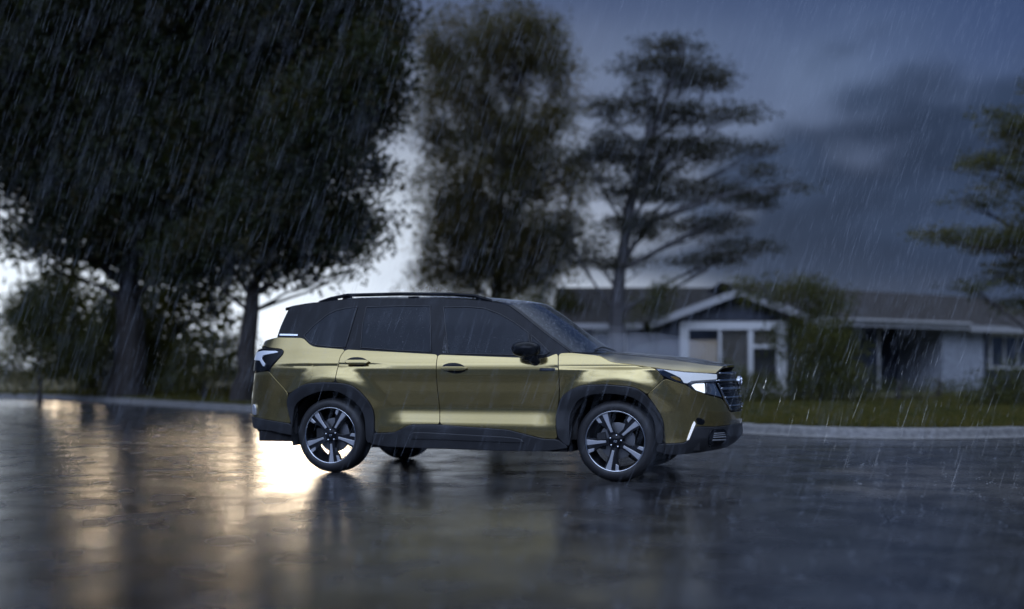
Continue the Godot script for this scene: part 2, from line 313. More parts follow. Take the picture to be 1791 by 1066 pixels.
# ---------------------------------------------------------------- the car's surfaces
var plan_c := PackedVector2Array()
var plan_n := PackedVector2Array()
var plan_l := PackedFloat32Array()
var prof := {}
var s_min := 0.0
var s_max := 0.0

func smooth_table(t: Array) -> PackedFloat32Array:
	var n := t.size() / 2
	var raw := PackedFloat32Array()
	var x0: float = t[0]
	var x1: float = t[(n - 1) * 2]
	for i in 401:
		var x := x0 + (x1 - x0) * i / 400.0
		var k := 0
		while k < n - 2 and t[(k + 1) * 2] < x:
			k += 1
		var f: float = (x - t[k * 2]) / (t[k * 2 + 2] - t[k * 2])
		raw.append(lerpf(t[k * 2 + 1], t[k * 2 + 3], clampf(f, 0.0, 1.0)))
	var out := PackedFloat32Array([x0, x1])
	var w := PackedFloat32Array()
	var tot := 0.0
	for j in 17:
		var g := exp(-pow(-2.2 + 4.4 * j / 16.0, 2))
		w.append(g); tot += g
	for i in 401:
		var s := 0.0
		for j in 17:
			var q := i + j - 8
			var val := 0.0
			if q < 0:
				val = 2 * raw[0] - raw[-q]
			elif q > 400:
				val = 2 * raw[400] - raw[800 - q]
			else:
				val = raw[q]
			s += w[j] * val
		out.append(s / tot)
	return out

func look(t: PackedFloat32Array, x: float) -> float:
	var f := clampf((x - t[0]) / (t[1] - t[0]), 0.0, 1.0) * 400.0
	var i := mini(int(f), 399)
	return lerpf(t[2 + i], t[3 + i], f - i)

func make_plan() -> void:
	var P := [Vector2(PLAN[2], -PLAN[3])]
	for i in PLAN.size() / 2:
		P.append(Vector2(PLAN[i * 2], PLAN[i * 2 + 1]))
	var m := PLAN.size()
	P.append(Vector2(PLAN[m - 4], -PLAN[m - 3]))
	var mid := 0
	for i in range(1, P.size() - 2):
		if i - 1 == 7:
			mid = plan_c.size()
		var p0: Vector2 = P[i - 1]
		var p1: Vector2 = P[i]
		var p2: Vector2 = P[i + 1]
		var p3: Vector2 = P[i + 2]
		var t01 := sqrt((p1 - p0).length())
		var t12 := sqrt((p2 - p1).length())
		var t23 := sqrt((p3 - p2).length())
		var m1 := p2 - p1 + t12 * ((p1 - p0) / t01 - (p2 - p0) / (t01 + t12))
		var m2 := p2 - p1 + t12 * ((p3 - p2) / t23 - (p3 - p1) / (t12 + t23))
		for k in 24:
			var t := k / 24.0
			plan_c.append((2 * t * t * t - 3 * t * t + 1) * p1 + (t * t * t - 2 * t * t + t) * m1 + (-2 * t * t * t + 3 * t * t) * p2 + (t * t * t - t * t) * m2)
	plan_c.append(P[P.size() - 2])
	var run := 0.0
	for i in plan_c.size():
		if i > 0:
			run += plan_c[i].distance_to(plan_c[i - 1])
		plan_l.append(run)
	var z := plan_l[mid]
	for i in plan_l.size():
		plan_l[i] -= z
		var a := plan_c[maxi(i - 1, 0)]
		var b := plan_c[mini(i + 1, plan_c.size() - 1)]
		var t := (b - a).normalized()
		plan_n.append(Vector2(-t.y, t.x))
	s_min = plan_l[0]
	s_max = plan_l[plan_l.size() - 1]
	prof["side"] = smooth_table(SIDE_PROFILE)
	prof["front"] = smooth_table(FRONT_PROFILE)
	prof["rear"] = smooth_table(REAR_PROFILE)

# the body's skin: s runs along the car's outline seen from above (0 at the middle of the side), v is the height
func skin(p: Vector2) -> Vector3:
	var s := clampf(p.x, s_min, s_max)
	var v := p.y
	var i := clampi(plan_l.bsearch(s) - 1, 0, plan_l.size() - 2)
	var f := (s - plan_l[i]) / (plan_l[i + 1] - plan_l[i])
	var c := plan_c[i].lerp(plan_c[i + 1], f)
	var n := plan_n[i].lerp(plan_n[i + 1], f).normalized()
	var d := n.y * n.y * look(prof["side"], v)
	d += n.x * n.x * look(prof["front"] if n.x > 0.0 else prof["rear"], v)
	for b in [[-1.335, 0.985], [1.335, 0.962]]:
		var r := Vector2(s - b[0], v - 0.345).length()
		d += 0.050 * smoothstep(0.665, 0.485, r) * smoothstep(b[1] + 0.002, b[1] - 0.012, v) * (1.0 - 0.62 * smoothstep(0.80, 0.58, v))
		var g := exp(-pow((s - b[0]) / 0.50, 6))
		d -= 0.006 * g * exp(-pow((v - b[1] - 0.006) / 0.009, 2))
	d += 0.044 * smoothstep(0.64, 0.42, v) * smoothstep(-0.92, -0.60, s) * smoothstep(1.0, 0.62, s)
	return Vector3(c.x + n.x * d, v, c.y + n.y * d)

func cabin_w(u: float, v: float) -> float:
	return 0.852 - 0.34 * (v - 1.08) - 0.10 * pow(clampf(v - 1.35, 0, 1), 1.5) - 0.036 * pow(clampf(-u - 0.9, 0, 2), 2) - 0.03 * pow(clampf(u - 0.3, 0, 2), 2)

func cabin(p: Vector2) -> Vector3:
	return Vector3(p.x, p.y, cabin_w(p.x, p.y))

func along(t: Array, f: float) -> Vector2:
	var n := t.size() / 2 - 1
	var x := clampf(f, 0.0, 1.0) * n
	var i := mini(int(x), n - 1)
	var a := Vector2(t[i * 2], t[i * 2 + 1])
	var b := Vector2(t[i * 2 + 2], t[i * 2 + 3])
	var p0 := Vector2(t[maxi(i - 1, 0) * 2], t[maxi(i - 1, 0) * 2 + 1])
	var p3 := Vector2(t[mini(i + 2, n) * 2], t[mini(i + 2, n) * 2 + 1])
	return a.cubic_interpolate(b, p0, p3, x - i)

func windshield_surface(p: Vector2) -> Vector3:   # p = (across -1..1, down 0..1)
	var e := along(CABIN["apillar"], p.y)
	var k := 1.0 - p.x * p.x
	return Vector3(e.x + (0.13 + 0.06 * p.y) * k, e.y + 0.045 * (1.0 - p.y) * k, cabin_w(e.x, e.y) * p.x)

func roof_surface(p: Vector2) -> Vector3:         # p = (across, rear to front)
	var e := along(CABIN["roofedge"], p.y)
	var k := 1.0 - p.x * p.x
	var fr := smoothstep(0.55, 1.0, p.y)
	return Vector3(e.x + 0.13 * k * fr - 0.10 * k * smoothstep(0.35, 0.0, p.y), e.y + 0.045 * k, cabin_w(e.x, e.y) * p.x)

func rear_glass_surface(p: Vector2) -> Vector3:
	var e := along(CABIN["dpillar"], p.y)
	var k := 1.0 - p.x * p.x
	return Vector3(e.x - (0.10 + 0.09 * p.y) * k, e.y + 0.045 * (1.0 - p.y) * k, cabin_w(e.x, e.y) * p.x)

func hood_edge(t: float) -> Vector3:
	var n := HOOD_EDGE.size() - 1
	var x := clampf(t, 0, 1) * n
	var i := mini(int(x), n - 1)
	var a: Vector3 = HOOD_EDGE[i]
	var b: Vector3 = HOOD_EDGE[i + 1]
	var p0: Vector3 = HOOD_EDGE[maxi(i - 1, 0)]
	var p3: Vector3 = HOOD_EDGE[mini(i + 2, n)]
	return a.cubic_interpolate(b, p0, p3, x - i)

func hood_surface(p: Vector2) -> Vector3:         # p = (across, rear to front)
	var e := hood_edge(p.y)
	var q := absf(p.x)
	var k := 1.0 - pow(q, 2.0)
	var u := e.x + (0.05 * (1.0 - p.y) + 0.09 * p.y) * k
	var ridge := 1.112 - 0.062 * pow(clampf((u - 1.15) / 0.75, 0, 1.2), 1.6) - 0.20 * pow(maxf(u - 1.85, 0.0), 1.7)
	var mixk := 1.0 - pow(q, 3.2)
	var crease := 0.010 * exp(-pow((q - 0.70) / 0.07, 2))
	return Vector3(u, lerpf(e.y, maxf(ridge, e.y + 0.01), mixk) + crease * k, e.z * p.x)

# a panel cut from a surface: outline in the surface's own two coordinates, with rounded corners, a bevelled edge and a turned-in lip
func panel(acc: Acc, flat_poly: Array, surf: Callable, side := 1.0, off := 0.0, thick := 0.012, step := Vector2(0.05, 0.022), sg := 1.0, cut := 0.02, gap := 0.0022, bev := 0.0025, weld := 99.0) -> void:
	var p := PackedVector2Array()
	for i in flat_poly.size() / 2:
		p.append(Vector2(flat_poly[i * 2], flat_poly[i * 2 + 1]))
	if Geometry2D.is_polygon_clockwise(p):
		p.reverse()
	for it in 2:
		var q := PackedVector2Array()
		for i in p.size():
			var a := p[i]
			var b := p[(i + 1) % p.size()]
			var d := b - a
			var c := minf(cut / (1.0 + it), d.length() * 0.3)
			var da := 0.0 if absf(a.x) > weld else c
			var db := 0.0 if absf(b.x) > weld else c
			q.append(a + d.normalized() * da)
			q.append(b - d.normalized() * db)
		p = q
	# even spacing along the outline, then draw it in by the panel gap
	var r := PackedVector2Array()
	for i in p.size():
		var a := p[i]
		var b := p[(i + 1) % p.size()]
		if a.distance_to(b) < 1e-4:
			continue
		var k := maxi(1, int(a.distance_to(b) / maxf(step.x, step.y)))
		for j in k:
			r.append(a.lerp(b, float(j) / k))
	var cnt := r.size()
	var outd := PackedVector2Array()
	for i in cnt:
		var a := (r[i] - r[(i + cnt - 1) % cnt]).normalized()
		var b := (r[(i + 1) % cnt] - r[i]).normalized()
		var m := Vector2(a.y, -a.x) + Vector2(b.y, -b.x)
		m = m / maxf(m.length_squared() / 2.0, 0.4)
		if absf(r[i].x) > weld:
			m = Vector2.ZERO
		outd.append(m)
	var inner := PackedVector2Array()
	var outer := PackedVector2Array()
	for i in cnt:
		outer.append(r[i] - outd[i] * gap)
		inner.append(r[i] - outd[i] * (gap + bev))
	var mir := Vector3(1, 1, side)
	var at := func(q: Vector2, o: float) -> Array:
		var e := 0.002
		var P: Vector3 = surf.call(q)
		var A: Vector3 = surf.call(q + Vector2(e, 0)) - surf.call(q - Vector2(e, 0))
		var B: Vector3 = surf.call(q + Vector2(0, e)) - surf.call(q - Vector2(0, e))
		var N := A.cross(B).normalized() * sg
		return [(P + N * o) * mir, N * mir]
	var lo := inner[0]
	var hi := inner[0]
	for q in inner:
		lo = lo.min(q); hi = hi.max(q)
	var nx := maxi(1, int(ceil((hi.x - lo.x) / step.x)))
	var ny := maxi(1, int(ceil((hi.y - lo.y) / step.y)))
	var cache := {}
	for ix in nx:
		for iy in ny:
			var c0 := lo + Vector2((hi.x - lo.x) * ix / nx, (hi.y - lo.y) * iy / ny)
			var c1 := lo + Vector2((hi.x - lo.x) * (ix + 1) / nx, (hi.y - lo.y) * (iy + 1) / ny)
			var cell := PackedVector2Array([c0, Vector2(c1.x, c0.y), c1, Vector2(c0.x, c1.y)])
			for piece in Geometry2D.intersect_polygons(cell, inner):
				var idx := Geometry2D.triangulate_polygon(piece)
				var pts := []
				for q in piece:
					if not cache.has(q):
						cache[q] = at.call(q, off)
					pts.append(cache[q])
				for k in range(0, idx.size(), 3):
					var a: Array = pts[idx[k]]
					var b: Array = pts[idx[k + 1]]
					var c: Array = pts[idx[k + 2]]
					acc.tri(a[0], b[0], c[0], a[1], b[1], c[1])
	for i in cnt:
		var j := (i + 1) % cnt
		if absf(outer[i].x) > weld and absf(outer[j].x) > weld:
			continue
		var a: Array = at.call(inner[i], off)
		var b: Array = at.call(inner[j], off)
		var c: Array = at.call(outer[j], off - bev)
		var d: Array = at.call(outer[i], off - bev)
		var e: Array = at.call(outer[j], off - thick)
		var f: Array = at.call(outer[i], off - thick)
		var od: Vector3 = (d[0] - a[0]).normalized()
		var oc: Vector3 = (c[0] - b[0]).normalized()
		acc.tri(a[0], b[0], c[0], a[1], b[1], (oc + b[1]).normalized())
		acc.tri(a[0], c[0], d[0], a[1], (oc + b[1]).normalized(), (od + a[1]).normalized())
		acc.quad(d[0], c[0], e[0], f[0], od)

# ---------------------------------------------------------------- the car
var M := {}

func car_materials() -> void:
	var paint := mat(lin(0.39, 0.300, 0.105), 0.17, 0.86, 1.0)
	tri_map(paint, 0.35)
	paint.uv1_world_triplanar = false
	paint.albedo_texture = noise_tex(11, 0.30, 512, [[0.0, Color(0.86, 0.86, 0.86)], [1.0, Color(1, 1, 1)]], 2)
	paint.clearcoat_roughness = 0.04
	M.paint = paint
	M.gloss_black = mat(lin(0.007, 0.008, 0.010), 0.16)
	M.gloss_black.metallic_specular = 0.25
	var trim := mat(lin(0.020, 0.021, 0.023), 0.48)
	tri_map(trim, 0.12)
	trim.uv1_world_triplanar = false
	trim.normal_enabled = true
	trim.normal_texture = bump_tex(5, 0.09, 3.0, 256)
	trim.normal_scale = 0.25
	M.trim = trim
	M.under = mat(lin(0.006, 0.006, 0.007), 0.85)
	M.chrome = mat(lin(0.62, 0.64, 0.66), 0.12, 1.0)
	M.satin = mat(lin(0.62, 0.63, 0.65), 0.36, 0.7)
	M.dark_metal = mat(lin(0.035, 0.036, 0.04), 0.32, 0.8)
	M.rubber = mat(lin(0.012, 0.012, 0.013), 0.55)
	tri_map(M.rubber, 0.2)
	M.rubber.uv1_world_triplanar = false
	M.rubber.normal_enabled = true
	M.rubber.normal_texture = bump_tex(7, 0.06, 4.0, 256)
	M.rubber.normal_scale = 0.3
	var glass := mat(lin(0.012, 0.016, 0.022, 0.93), 0.03)
	glass.transparency = BaseMaterial3D.TRANSPARENCY_ALPHA
	glass.metallic_specular = 0.24
	M.glass = glass
	var shield := mat(lin(0.02, 0.025, 0.03, 0.80), 0.02)
	shield.transparency = BaseMaterial3D.TRANSPARENCY_ALPHA
	M.windshield = shield
	M.housing = mat(lin(0.02, 0.03, 0.05), 0.12, 0.3, 1.0)
	M.reflector = mat(lin(0.70, 0.72, 0.75), 0.08, 1.0)
	M.amber = mat(lin(0.22, 0.13, 0.02), 0.15, 0.0, 1.0)
	M.clear = mat(lin(0.75, 0.78, 0.82), 0.10, 0.2, 1.0)
	M.bar = mat(lin(0.75, 0.78, 0.82), 0.12, 0.2, 1.0)
	M.bar.emission_enabled = true
	M.bar.emission = Color(0.90, 0.95, 1.0)
	M.bar.emission_energy_multiplier = 0.22
	M.lamp = mat(lin(0.85, 0.87, 0.9), 0.2)
	M.lamp.emission_enabled = true
	M.lamp.emission = Color(0.93, 0.97, 1.0)
	M.lamp.emission_energy_multiplier = 0.75
	M.drl = mat(lin(0.85, 0.85, 0.85), 0.2)
	M.drl.emission_enabled = true
	M.drl.emission = Color(0.95, 0.97, 1.0)
	M.drl.emission_energy_multiplier = 0.35
	M.blue = mat(lin(0.02, 0.05, 0.22), 0.15, 0.2, 1.0)
	M.seat = mat(lin(0.02, 0.019, 0.018), 0.8)
	M.disc = mat(lin(0.25, 0.25, 0.25), 0.4, 1.0)

func rounded(w: float, h: float, r: float, n := 4) -> PackedVector2Array:
	var p := PackedVector2Array()
	for c in [[w / 2 - r, h / 2 - r, 0.0], [-w / 2 + r, h / 2 - r, PI / 2], [-w / 2 + r, -h / 2 + r, PI], [w / 2 - r, -h / 2 + r, 1.5 * PI]]:
		for k in n + 1:
			var a: float = c[2] + PI / 2 * k / n
			p.append(Vector2(c[0] + cos(a) * r, c[1] + sin(a) * r))
	return p

func make_wheel(car: Node3D, at: Vector3, phase: float, side: float) -> void:
	var wheel := Node3D.new()
	wheel.name = "wheel"
	car.add_child(wheel, true)
	wheel.position = at
	if side < 0:
		wheel.rotation.y = PI
	var a := Acc.new()
	# outer face at z = 0, tyre runs inwards to z = -0.225
	var prof_t := [Vector2(0.250, -0.010), Vector2(0.257, 0.004), Vector2(0.272, 0.010), Vector2(0.295, 0.011), Vector2(0.314, 0.004), Vector2(0.329, -0.010), Vector2(0.338, -0.027), Vector2(0.3425, -0.045), Vector2(0.345, -0.08)]
	a.lathe(prof_t, Vector3.ZERO, 64)
	a.lathe([Vector2(0.345, -0.15), Vector2(0.3425, -0.185), Vector2(0.334, -0.208), Vector2(0.314, -0.226), Vector2(0.28, -0.232), Vector2(0.25, -0.22)], Vector3.ZERO, 64)
	# tread: ribs with grooves between them, cut into blocks
	var z := -0.08
	for rib in 4:
		var z1 := z - 0.0145
		a.lathe([Vector2(0.337, z + 0.002), Vector2(0.345, z), Vector2(0.345, z1), Vector2(0.337, z1 - 0.002)], Vector3.ZERO, 64)
		z -= 0.0175
	a.lathe([Vector2(0.337, -0.08), Vector2(0.337, -0.15)], Vector3.ZERO, 48)
	for k in 72:
		var ang := TAU * k / 72.0
		var b := Basis(Vector3(0, 0, 1), ang)
		var q := [Vector3(0.3435, -0.004, -0.05), Vector3(0.3435, 0.004, -0.05), Vector3(0.3395, 0.004, -0.03), Vector3(0.3395, -0.004, -0.03)]
		a.quad(b * q[0], b * q[1], b * q[2], b * q[3], b * Vector3(1, 0, 0.3))
	put(a, "tyre", M.rubber, wheel)
	a = Acc.new()
	a.lathe([Vector2(0.258, -0.004), Vector2(0.2595, 0.003), Vector2(0.256, 0.007), Vector2(0.250, 0.004), Vector2(0.2465, -0.006)], Vector3.ZERO, 72)
	var lip := put(a, "rim_lip", M.chrome, wheel)
	a = Acc.new()
	a.lathe([Vector2(0.2465, -0.006), Vector2(0.238, -0.03), Vector2(0.232, -0.09), Vector2(0.228, -0.20)], Vector3.ZERO, 64)
	put(a, "rim_barrel", M.dark_metal, wheel)
	# five broad spokes, each with a machined face and a short outer blade
	for k in 5:
		var b := Transform3D(Basis(Vector3(0, 0, 1), phase + TAU * k / 5.0), Vector3.ZERO)
		var back := Acc.new()
		back.slab(PackedVector2Array([Vector2(0.045, -0.030), Vector2(0.13, -0.030), Vector2(0.246, -0.058), Vector2(0.248, 0.082), Vector2(0.20, 0.070), Vector2(0.12, 0.030), Vector2(0.045, 0.030)]), -0.045, -0.014, b, 0.004)
		put(back, "spoke", M.dark_metal, wheel)
		var face := Acc.new()
		face.slab(PackedVector2Array([Vector2(0.080, -0.014), Vector2(0.16, -0.021), Vector2(0.2462, -0.040), Vector2(0.2475, 0.010), Vector2(0.16, 0.008), Vector2(0.080, 0.006)]), -0.014, -0.006, b, 0.003)
		put(face, "spoke_face", M.satin, wheel)
		face = Acc.new()
		face.slab(PackedVector2Array([Vector2(0.188, 0.040), Vector2(0.2470, 0.046), Vector2(0.2465, 0.080), Vector2(0.196, 0.066)]), -0.014, -0.007, b, 0.003)
		put(face, "spoke_blade", M.satin, wheel)
	a = Acc.new()
	a.lathe([Vector2(0.0, -0.004), Vector2(0.028, -0.005), Vector2(0.032, -0.012), Vector2(0.058, -0.014), Vector2(0.068, -0.028), Vector2(0.07, -0.05)], Vector3.ZERO, 40)
	put(a, "hub", M.gloss_black, wheel)
	a = Acc.new()
	var oval := PackedVector2Array()
	for k in 20:
		oval.append(Vector2(cos(TAU * k / 20) * 0.017, sin(TAU * k / 20) * 0.010))
	a.slab(oval, -0.0042, -0.0015, Transform3D.IDENTITY, 0.001)
	put(a, "centre_badge", M.chrome, wheel)
	for k in 5:
		var ang := phase + TAU * (k + 0.5) / 5.0
		a = Acc.new()
		a.lathe([Vector2(0.0, -0.004), Vector2(0.008, -0.005), Vector2(0.0095, -0.012), Vector2(0.0095, -0.03)], Vector3(cos(ang) * 0.050, sin(ang) * 0.050, 0), 6)
		put(a, "lug_nut", M.chrome, wheel)
	a = Acc.new()
	a.lathe([Vector2(0.06, -0.075), Vector2(0.155, -0.075), Vector2(0.157, -0.085), Vector2(0.157, -0.098), Vector2(0.06, -0.098)], Vector3.ZERO, 56)
	put(a, "brake_disc", M.disc, wheel)
	a = Acc.new()
	a.slab(PackedVector2Array([Vector2(-0.175, -0.06), Vector2(-0.10, -0.075), Vector2(-0.085, 0.0), Vector2(-0.10, 0.075), Vector2(-0.175, 0.06)]), -0.12, -0.06, Transform3D.IDENTITY, 0.006)
	put(a, "brake_caliper", M.trim, wheel)
	lip.set_meta("label", "thin bright machined rim edge")

func sub(parent: Node, called: String) -> Node3D:
	var o := Node3D.new()
	o.name = called
	parent.add_child(o, true)
	return o

func make_car() -> void:
	make_plan()
	car_materials()
	var car := thing("sport_utility_vehicle", "olive gold sport utility vehicle with black roof and pillars driving on the wet road", "car", CAR_AT, -YAW)
	var sk := self.skin
	var cb := self.cabin
	var a: Acc
	# painted panels of both sides
	for side in [1.0, -1.0]:
		for nm in ["front_fender", "front_door", "rear_door", "rear_quarter_panel"]:
			a = Acc.new()
			panel(a, PANEL[nm], sk, side)
			var o := put(a, nm, M.paint, car)
			if nm.ends_with("door"):
				var h: Array = PANEL["handle_f" if nm == "front_door" else "handle_r"]
				a = Acc.new()
				panel(a, h, sk, side, 0.0035, 0.006, Vector2(0.03, 0.02), 1.0, 0.02, 0.0, 0.002)
				put(a, "handle_shade_plate", M.gloss_black, o)  # raised plate, no hollow: shade of the handle bowl painted as black
				var hs := 0.0
				var hv := 0.0
				for i in h.size() / 2:
					hs += h[i * 2] / (h.size() / 2.0)
					hv += h[i * 2 + 1] / (h.size() / 2.0)
				a = Acc.new()
				panel(a, [hs - 0.125, hv - 0.006, hs - 0.10, hv - 0.022, hs + 0.06, hv - 0.024, hs + 0.118, hv - 0.016, hs + 0.118, hv + 0.006, hs + 0.06, hv + 0.012, hs - 0.10, hv + 0.012, hs - 0.125, hv + 0.002], sk, side, 0.026, 0.014, Vector2(0.03, 0.02), 1.0, 0.012, 0.0, 0.005)
				put(a, "door_handle", M.paint, o)
				if nm == "front_door":
					a = Acc.new()
					panel(a, PANEL["badge"], sk, side, 0.004, 0.005, Vector2(0.05, 0.03), 1.0, 0.004, 0.0, 0.001)
					put(a, "door_badge", M.dark_metal, o)
					var tm := TextMesh.new()
					tm.text = "HYBRID"
					tm.font_size = 16
					tm.pixel_size = 0.0012
					tm.depth = 0.002
					var mi := MeshInstance3D.new()
					mi.name = "badge_lettering"
					mi.mesh = tm
					mi.material_override = M.chrome
					o.add_child(mi, true)
					mi.position = skin(Vector2(0.741, 0.950)) * Vector3(1, 1, side) + Vector3(0, 0, 0.006 * side)
					mi.rotation = Vector3(0, 0.0 if side > 0 else PI, 0)
					mi.scale = Vector3(1.35, 0.9, 1)
			if nm == "rear_quarter_panel" and side > 0:
				a = Acc.new()
				panel(a, PANEL["fuel"], sk, side, 0.0025, 0.004, Vector2(0.03, 0.02), 1.0, 0.025, 0.0, 0.0012)
				put(a, "fuel_door", M.paint, o)
	for nm in ["front_bumper", "rear_bumper"]:
		a = Acc.new()
		for side in [1.0, -1.0]:
			panel(a, PANEL[nm], sk, side, 0.0, 0.012, Vector2(0.05, 0.022), 1.0, 0.02, 0.0022, 0.0025, (s_max if nm == "front_bumper" else -s_min) - 0.004)
		put(a, nm, M.paint, car)
	a = Acc.new()
	for side in [1.0, -1.0]:
		panel(a, [s_min, 0.785, -2.60, 0.805, -2.45, 0.905, -2.62, 0.925, -2.62, 1.115, -2.30, 1.165, -2.30, 1.225, s_min, 1.262], sk, side, 0.0, 0.012, Vector2(0.05, 0.03), 1.0, 0.01, 0.0022, 0.0025, -s_min - 0.004)
	put(a, "tailgate", M.paint, car)
	for nm in ["front_bumper_trim", "rear_bumper_trim"]:
		a = Acc.new()
		for side in [1.0, -1.0]:
			panel(a, PANEL[nm], sk, side, 0.006, 0.03, Vector2(0.05, 0.022), 1.0, 0.02, 0.001, 0.006, (s_max if nm == "front_bumper_trim" else -s_min) - 0.004)
		put(a, nm, M.trim, car)
	for side in [1.0, -1.0]:
		a = Acc.new()
		panel(a, PANEL["rocker_panel"], sk, side, 0.010, 0.06, Vector2(0.06, 0.022), 1.0, 0.02, 0.001, 0.006)
		var rk := put(a, "rocker_panel", M.trim, car)
		a = Acc.new()
		panel(a, PANEL["rocker_inset"], sk, side, 0.019, 0.012, Vector2(0.06, 0.022), 1.0, 0.012, 0.0, 0.006)
		put(a, "step_moulding", M.trim, rk)
		for nm in ["front_arch", "rear_arch"]:
			a = Acc.new()
			panel(a, PANEL[nm], sk, side, 0.014, 0.05, Vector2(0.04, 0.03), 1.0, 0.03, 0.0005, 0.006)
			put(a, "wheel_arch_trim", M.trim, car)
		a = Acc.new()
		panel(a, PANEL["intake"], sk, side, 0.004, 0.008, Vector2(0.03, 0.03), 1.0, 0.01, 0.0, 0.002)
		put(a, "corner_vent", M.gloss_black, car)
		a = Acc.new()
		panel(a, PANEL["drl"], sk, side, 0.012, 0.012, Vector2(0.03, 0.03), 1.0, 0.004, 0.0, 0.003)
		put(a, "corner_lamp", M.drl, car)
		a = Acc.new()
		panel(a, PANEL["fogpod"], sk, side, 0.018, 0.02, Vector2(0.03, 0.03), 1.0, 0.02, 0.0, 0.008)
		var fp := put(a, "fog_lamp_surround", M.gloss_black, car)
		a = Acc.new()
		panel(a, PANEL["foggrille"], sk, side, 0.022, 0.01, Vector2(0.03, 0.03), 1.0, 0.01, 0.0, 0.002)
		put(a, "fog_lamp", M.dark_metal, fp)
		for k in 4:
			a = Acc.new()
			var vv := 0.362 + 0.016 * k
			panel(a, [2.18 + 0.004 * k, vv, 2.345 - 0.008 * k, vv, 2.342 - 0.008 * k, vv + 0.006, 2.182 + 0.004 * k, vv + 0.006], sk, side, 0.026, 0.006, Vector2(0.04, 0.03), 1.0, 0.002, 0.0, 0.001)
			put(a, "slat", M.satin, fp)
		a = Acc.new()
		panel(a, PANEL["rear_reflector"], sk, side, 0.02, 0.03, Vector2(0.03, 0.03), 1.0, 0.012, 0.0, 0.006)
		put(a, "rear_corner_cap", M.satin, car)
		# lamps
		a = Acc.new()
		panel(a, PANEL["headlight"], sk, side, 0.001, 0.02, Vector2(0.04, 0.03), 1.0, 0.008)
		var hl := put(a, "headlight", M.housing, car)
		for q in [["head_bar", "light_bar", "bar", 0.008], ["head_bar2", "chrome_strip", "chrome", 0.012], ["head_lamp", "lamp_lens", "lamp", 0.008], ["head_panel", "reflector", "reflector", 0.006], ["turn_signal", "turn_signal", "amber", 0.009]]:
			a = Acc.new()
			panel(a, PANEL[q[0]], sk, side, q[3], 0.008, Vector2(0.03, 0.02), 1.0, 0.005, 0.0, 0.002)
			put(a, q[1], M[q[2]], hl)
		a = Acc.new()
		panel(a, PANEL["tail_lamp"], sk, side, 0.010, 0.03, Vector2(0.04, 0.03), 1.0, 0.015, 0.001, 0.006)
		var tl := put(a, "tail_lamp", M.gloss_black, car)
		a = Acc.new()
		panel(a, PANEL["tail_c"], sk, side, 0.018, 0.012, Vector2(0.03, 0.02), 1.0, 0.008, 0.0, 0.003)
		put(a, "lamp_lens", M.clear, tl)
		# cabin side: black pillars, and the panes 3 mm proud of them
		a = Acc.new()
		panel(a, CABIN["cabin"], cb, side, 0.0, 0.03, Vector2(0.06, 0.05), 1.0, 0.02, 0.0, 0.002)
		var cs := put(a, "pillar_frame", M.gloss_black, car)
		for q in [["win_quarter", "rear_quarter_window"], ["win_rear", "rear_door_window"], ["win_front", "front_door_window"], ["win_front_q", "front_quarter_window"]]:
			a = Acc.new()
			panel(a, CABIN[q[0]], cb, side, 0.004, 0.005, Vector2(0.06, 0.05), 1.0, 0.018, 0.0, 0.001)
			put(a, q[1], M.glass, car)
			# rubber seal round each pane
			var ring: Array = CABIN[q[0]]
			var pts := []
			var rad := []
			for i in ring.size() / 2 + 1:
				var j := i % (ring.size() / 2)
				var c := cabin(Vector2(ring[j * 2], ring[j * 2 + 1]))
				pts.append(Vector3(c.x, c.y, (c.z + 0.005) * side))
				rad.append(0.006)
			a = Acc.new()
			a.tube(pts, rad, 6, false)
			put(a, "window_seal", M.trim, cs)
		a = Acc.new()
		panel(a, CABIN["dstrip"], cb, side, 0.006, 0.006, Vector2(0.06, 0.05), 1.0, 0.004, 0.0, 0.002)
		put(a, "chrome_strip", M.chrome, cs)
		# mirror
		a = Acc.new()
		var mx := Basis(Vector3(0, 1, 0), -0.25 * side)
		a.ellipsoid(Vector3(0.575, 1.125, 0.985 * side), Vector3(0.125, 0.066, 0.105), 0.82, 28, 16, mx)
		var mi2 := put(a, "wing_mirror", M.gloss_black, car)
		a = Acc.new()
		a.tube([Vector3(0.60, 1.075, 0.97 * side), Vector3(0.625, 1.045, 0.93 * side), Vector3(0.635, 1.015, 0.865 * side)], [0.055, 0.042, 0.045], 10)
		put(a, "mirror_stalk", M.gloss_black, mi2)
		# roof rail on its two feet
		a = Acc.new()
		var rp := []
		var rr := []
		for q in [[-1.60, 1.588], [-1.48, 1.622], [-1.30, 1.650], [-0.75, 1.650], [-0.25, 1.636], [-0.02, 1.616], [0.14, 1.566]]:
			rp.append(Vector3(q[0], q[1], (cabin_w(q[0], 1.59) - 0.045) * side))
			rr.append(0.017)
		a.tube(rp, rr, 8)
		var rl := put(a, "roof_rail", M.gloss_black, car)
		for x in [-1.46, -0.62, 0.04]:
			a = Acc.new()
			var cz: float = (cabin_w(x, 1.59) - 0.045) * side
			a.box(Vector3(x - 0.05, 1.570, cz - 0.014), Vector3(x + 0.05, 1.625 if x < 0 else 1.595, cz + 0.014))
			put(a, "rail_foot", M.gloss_black, rl)
		# dark inner body behind the panel gaps, and the wheel wells
		a = Acc.new()
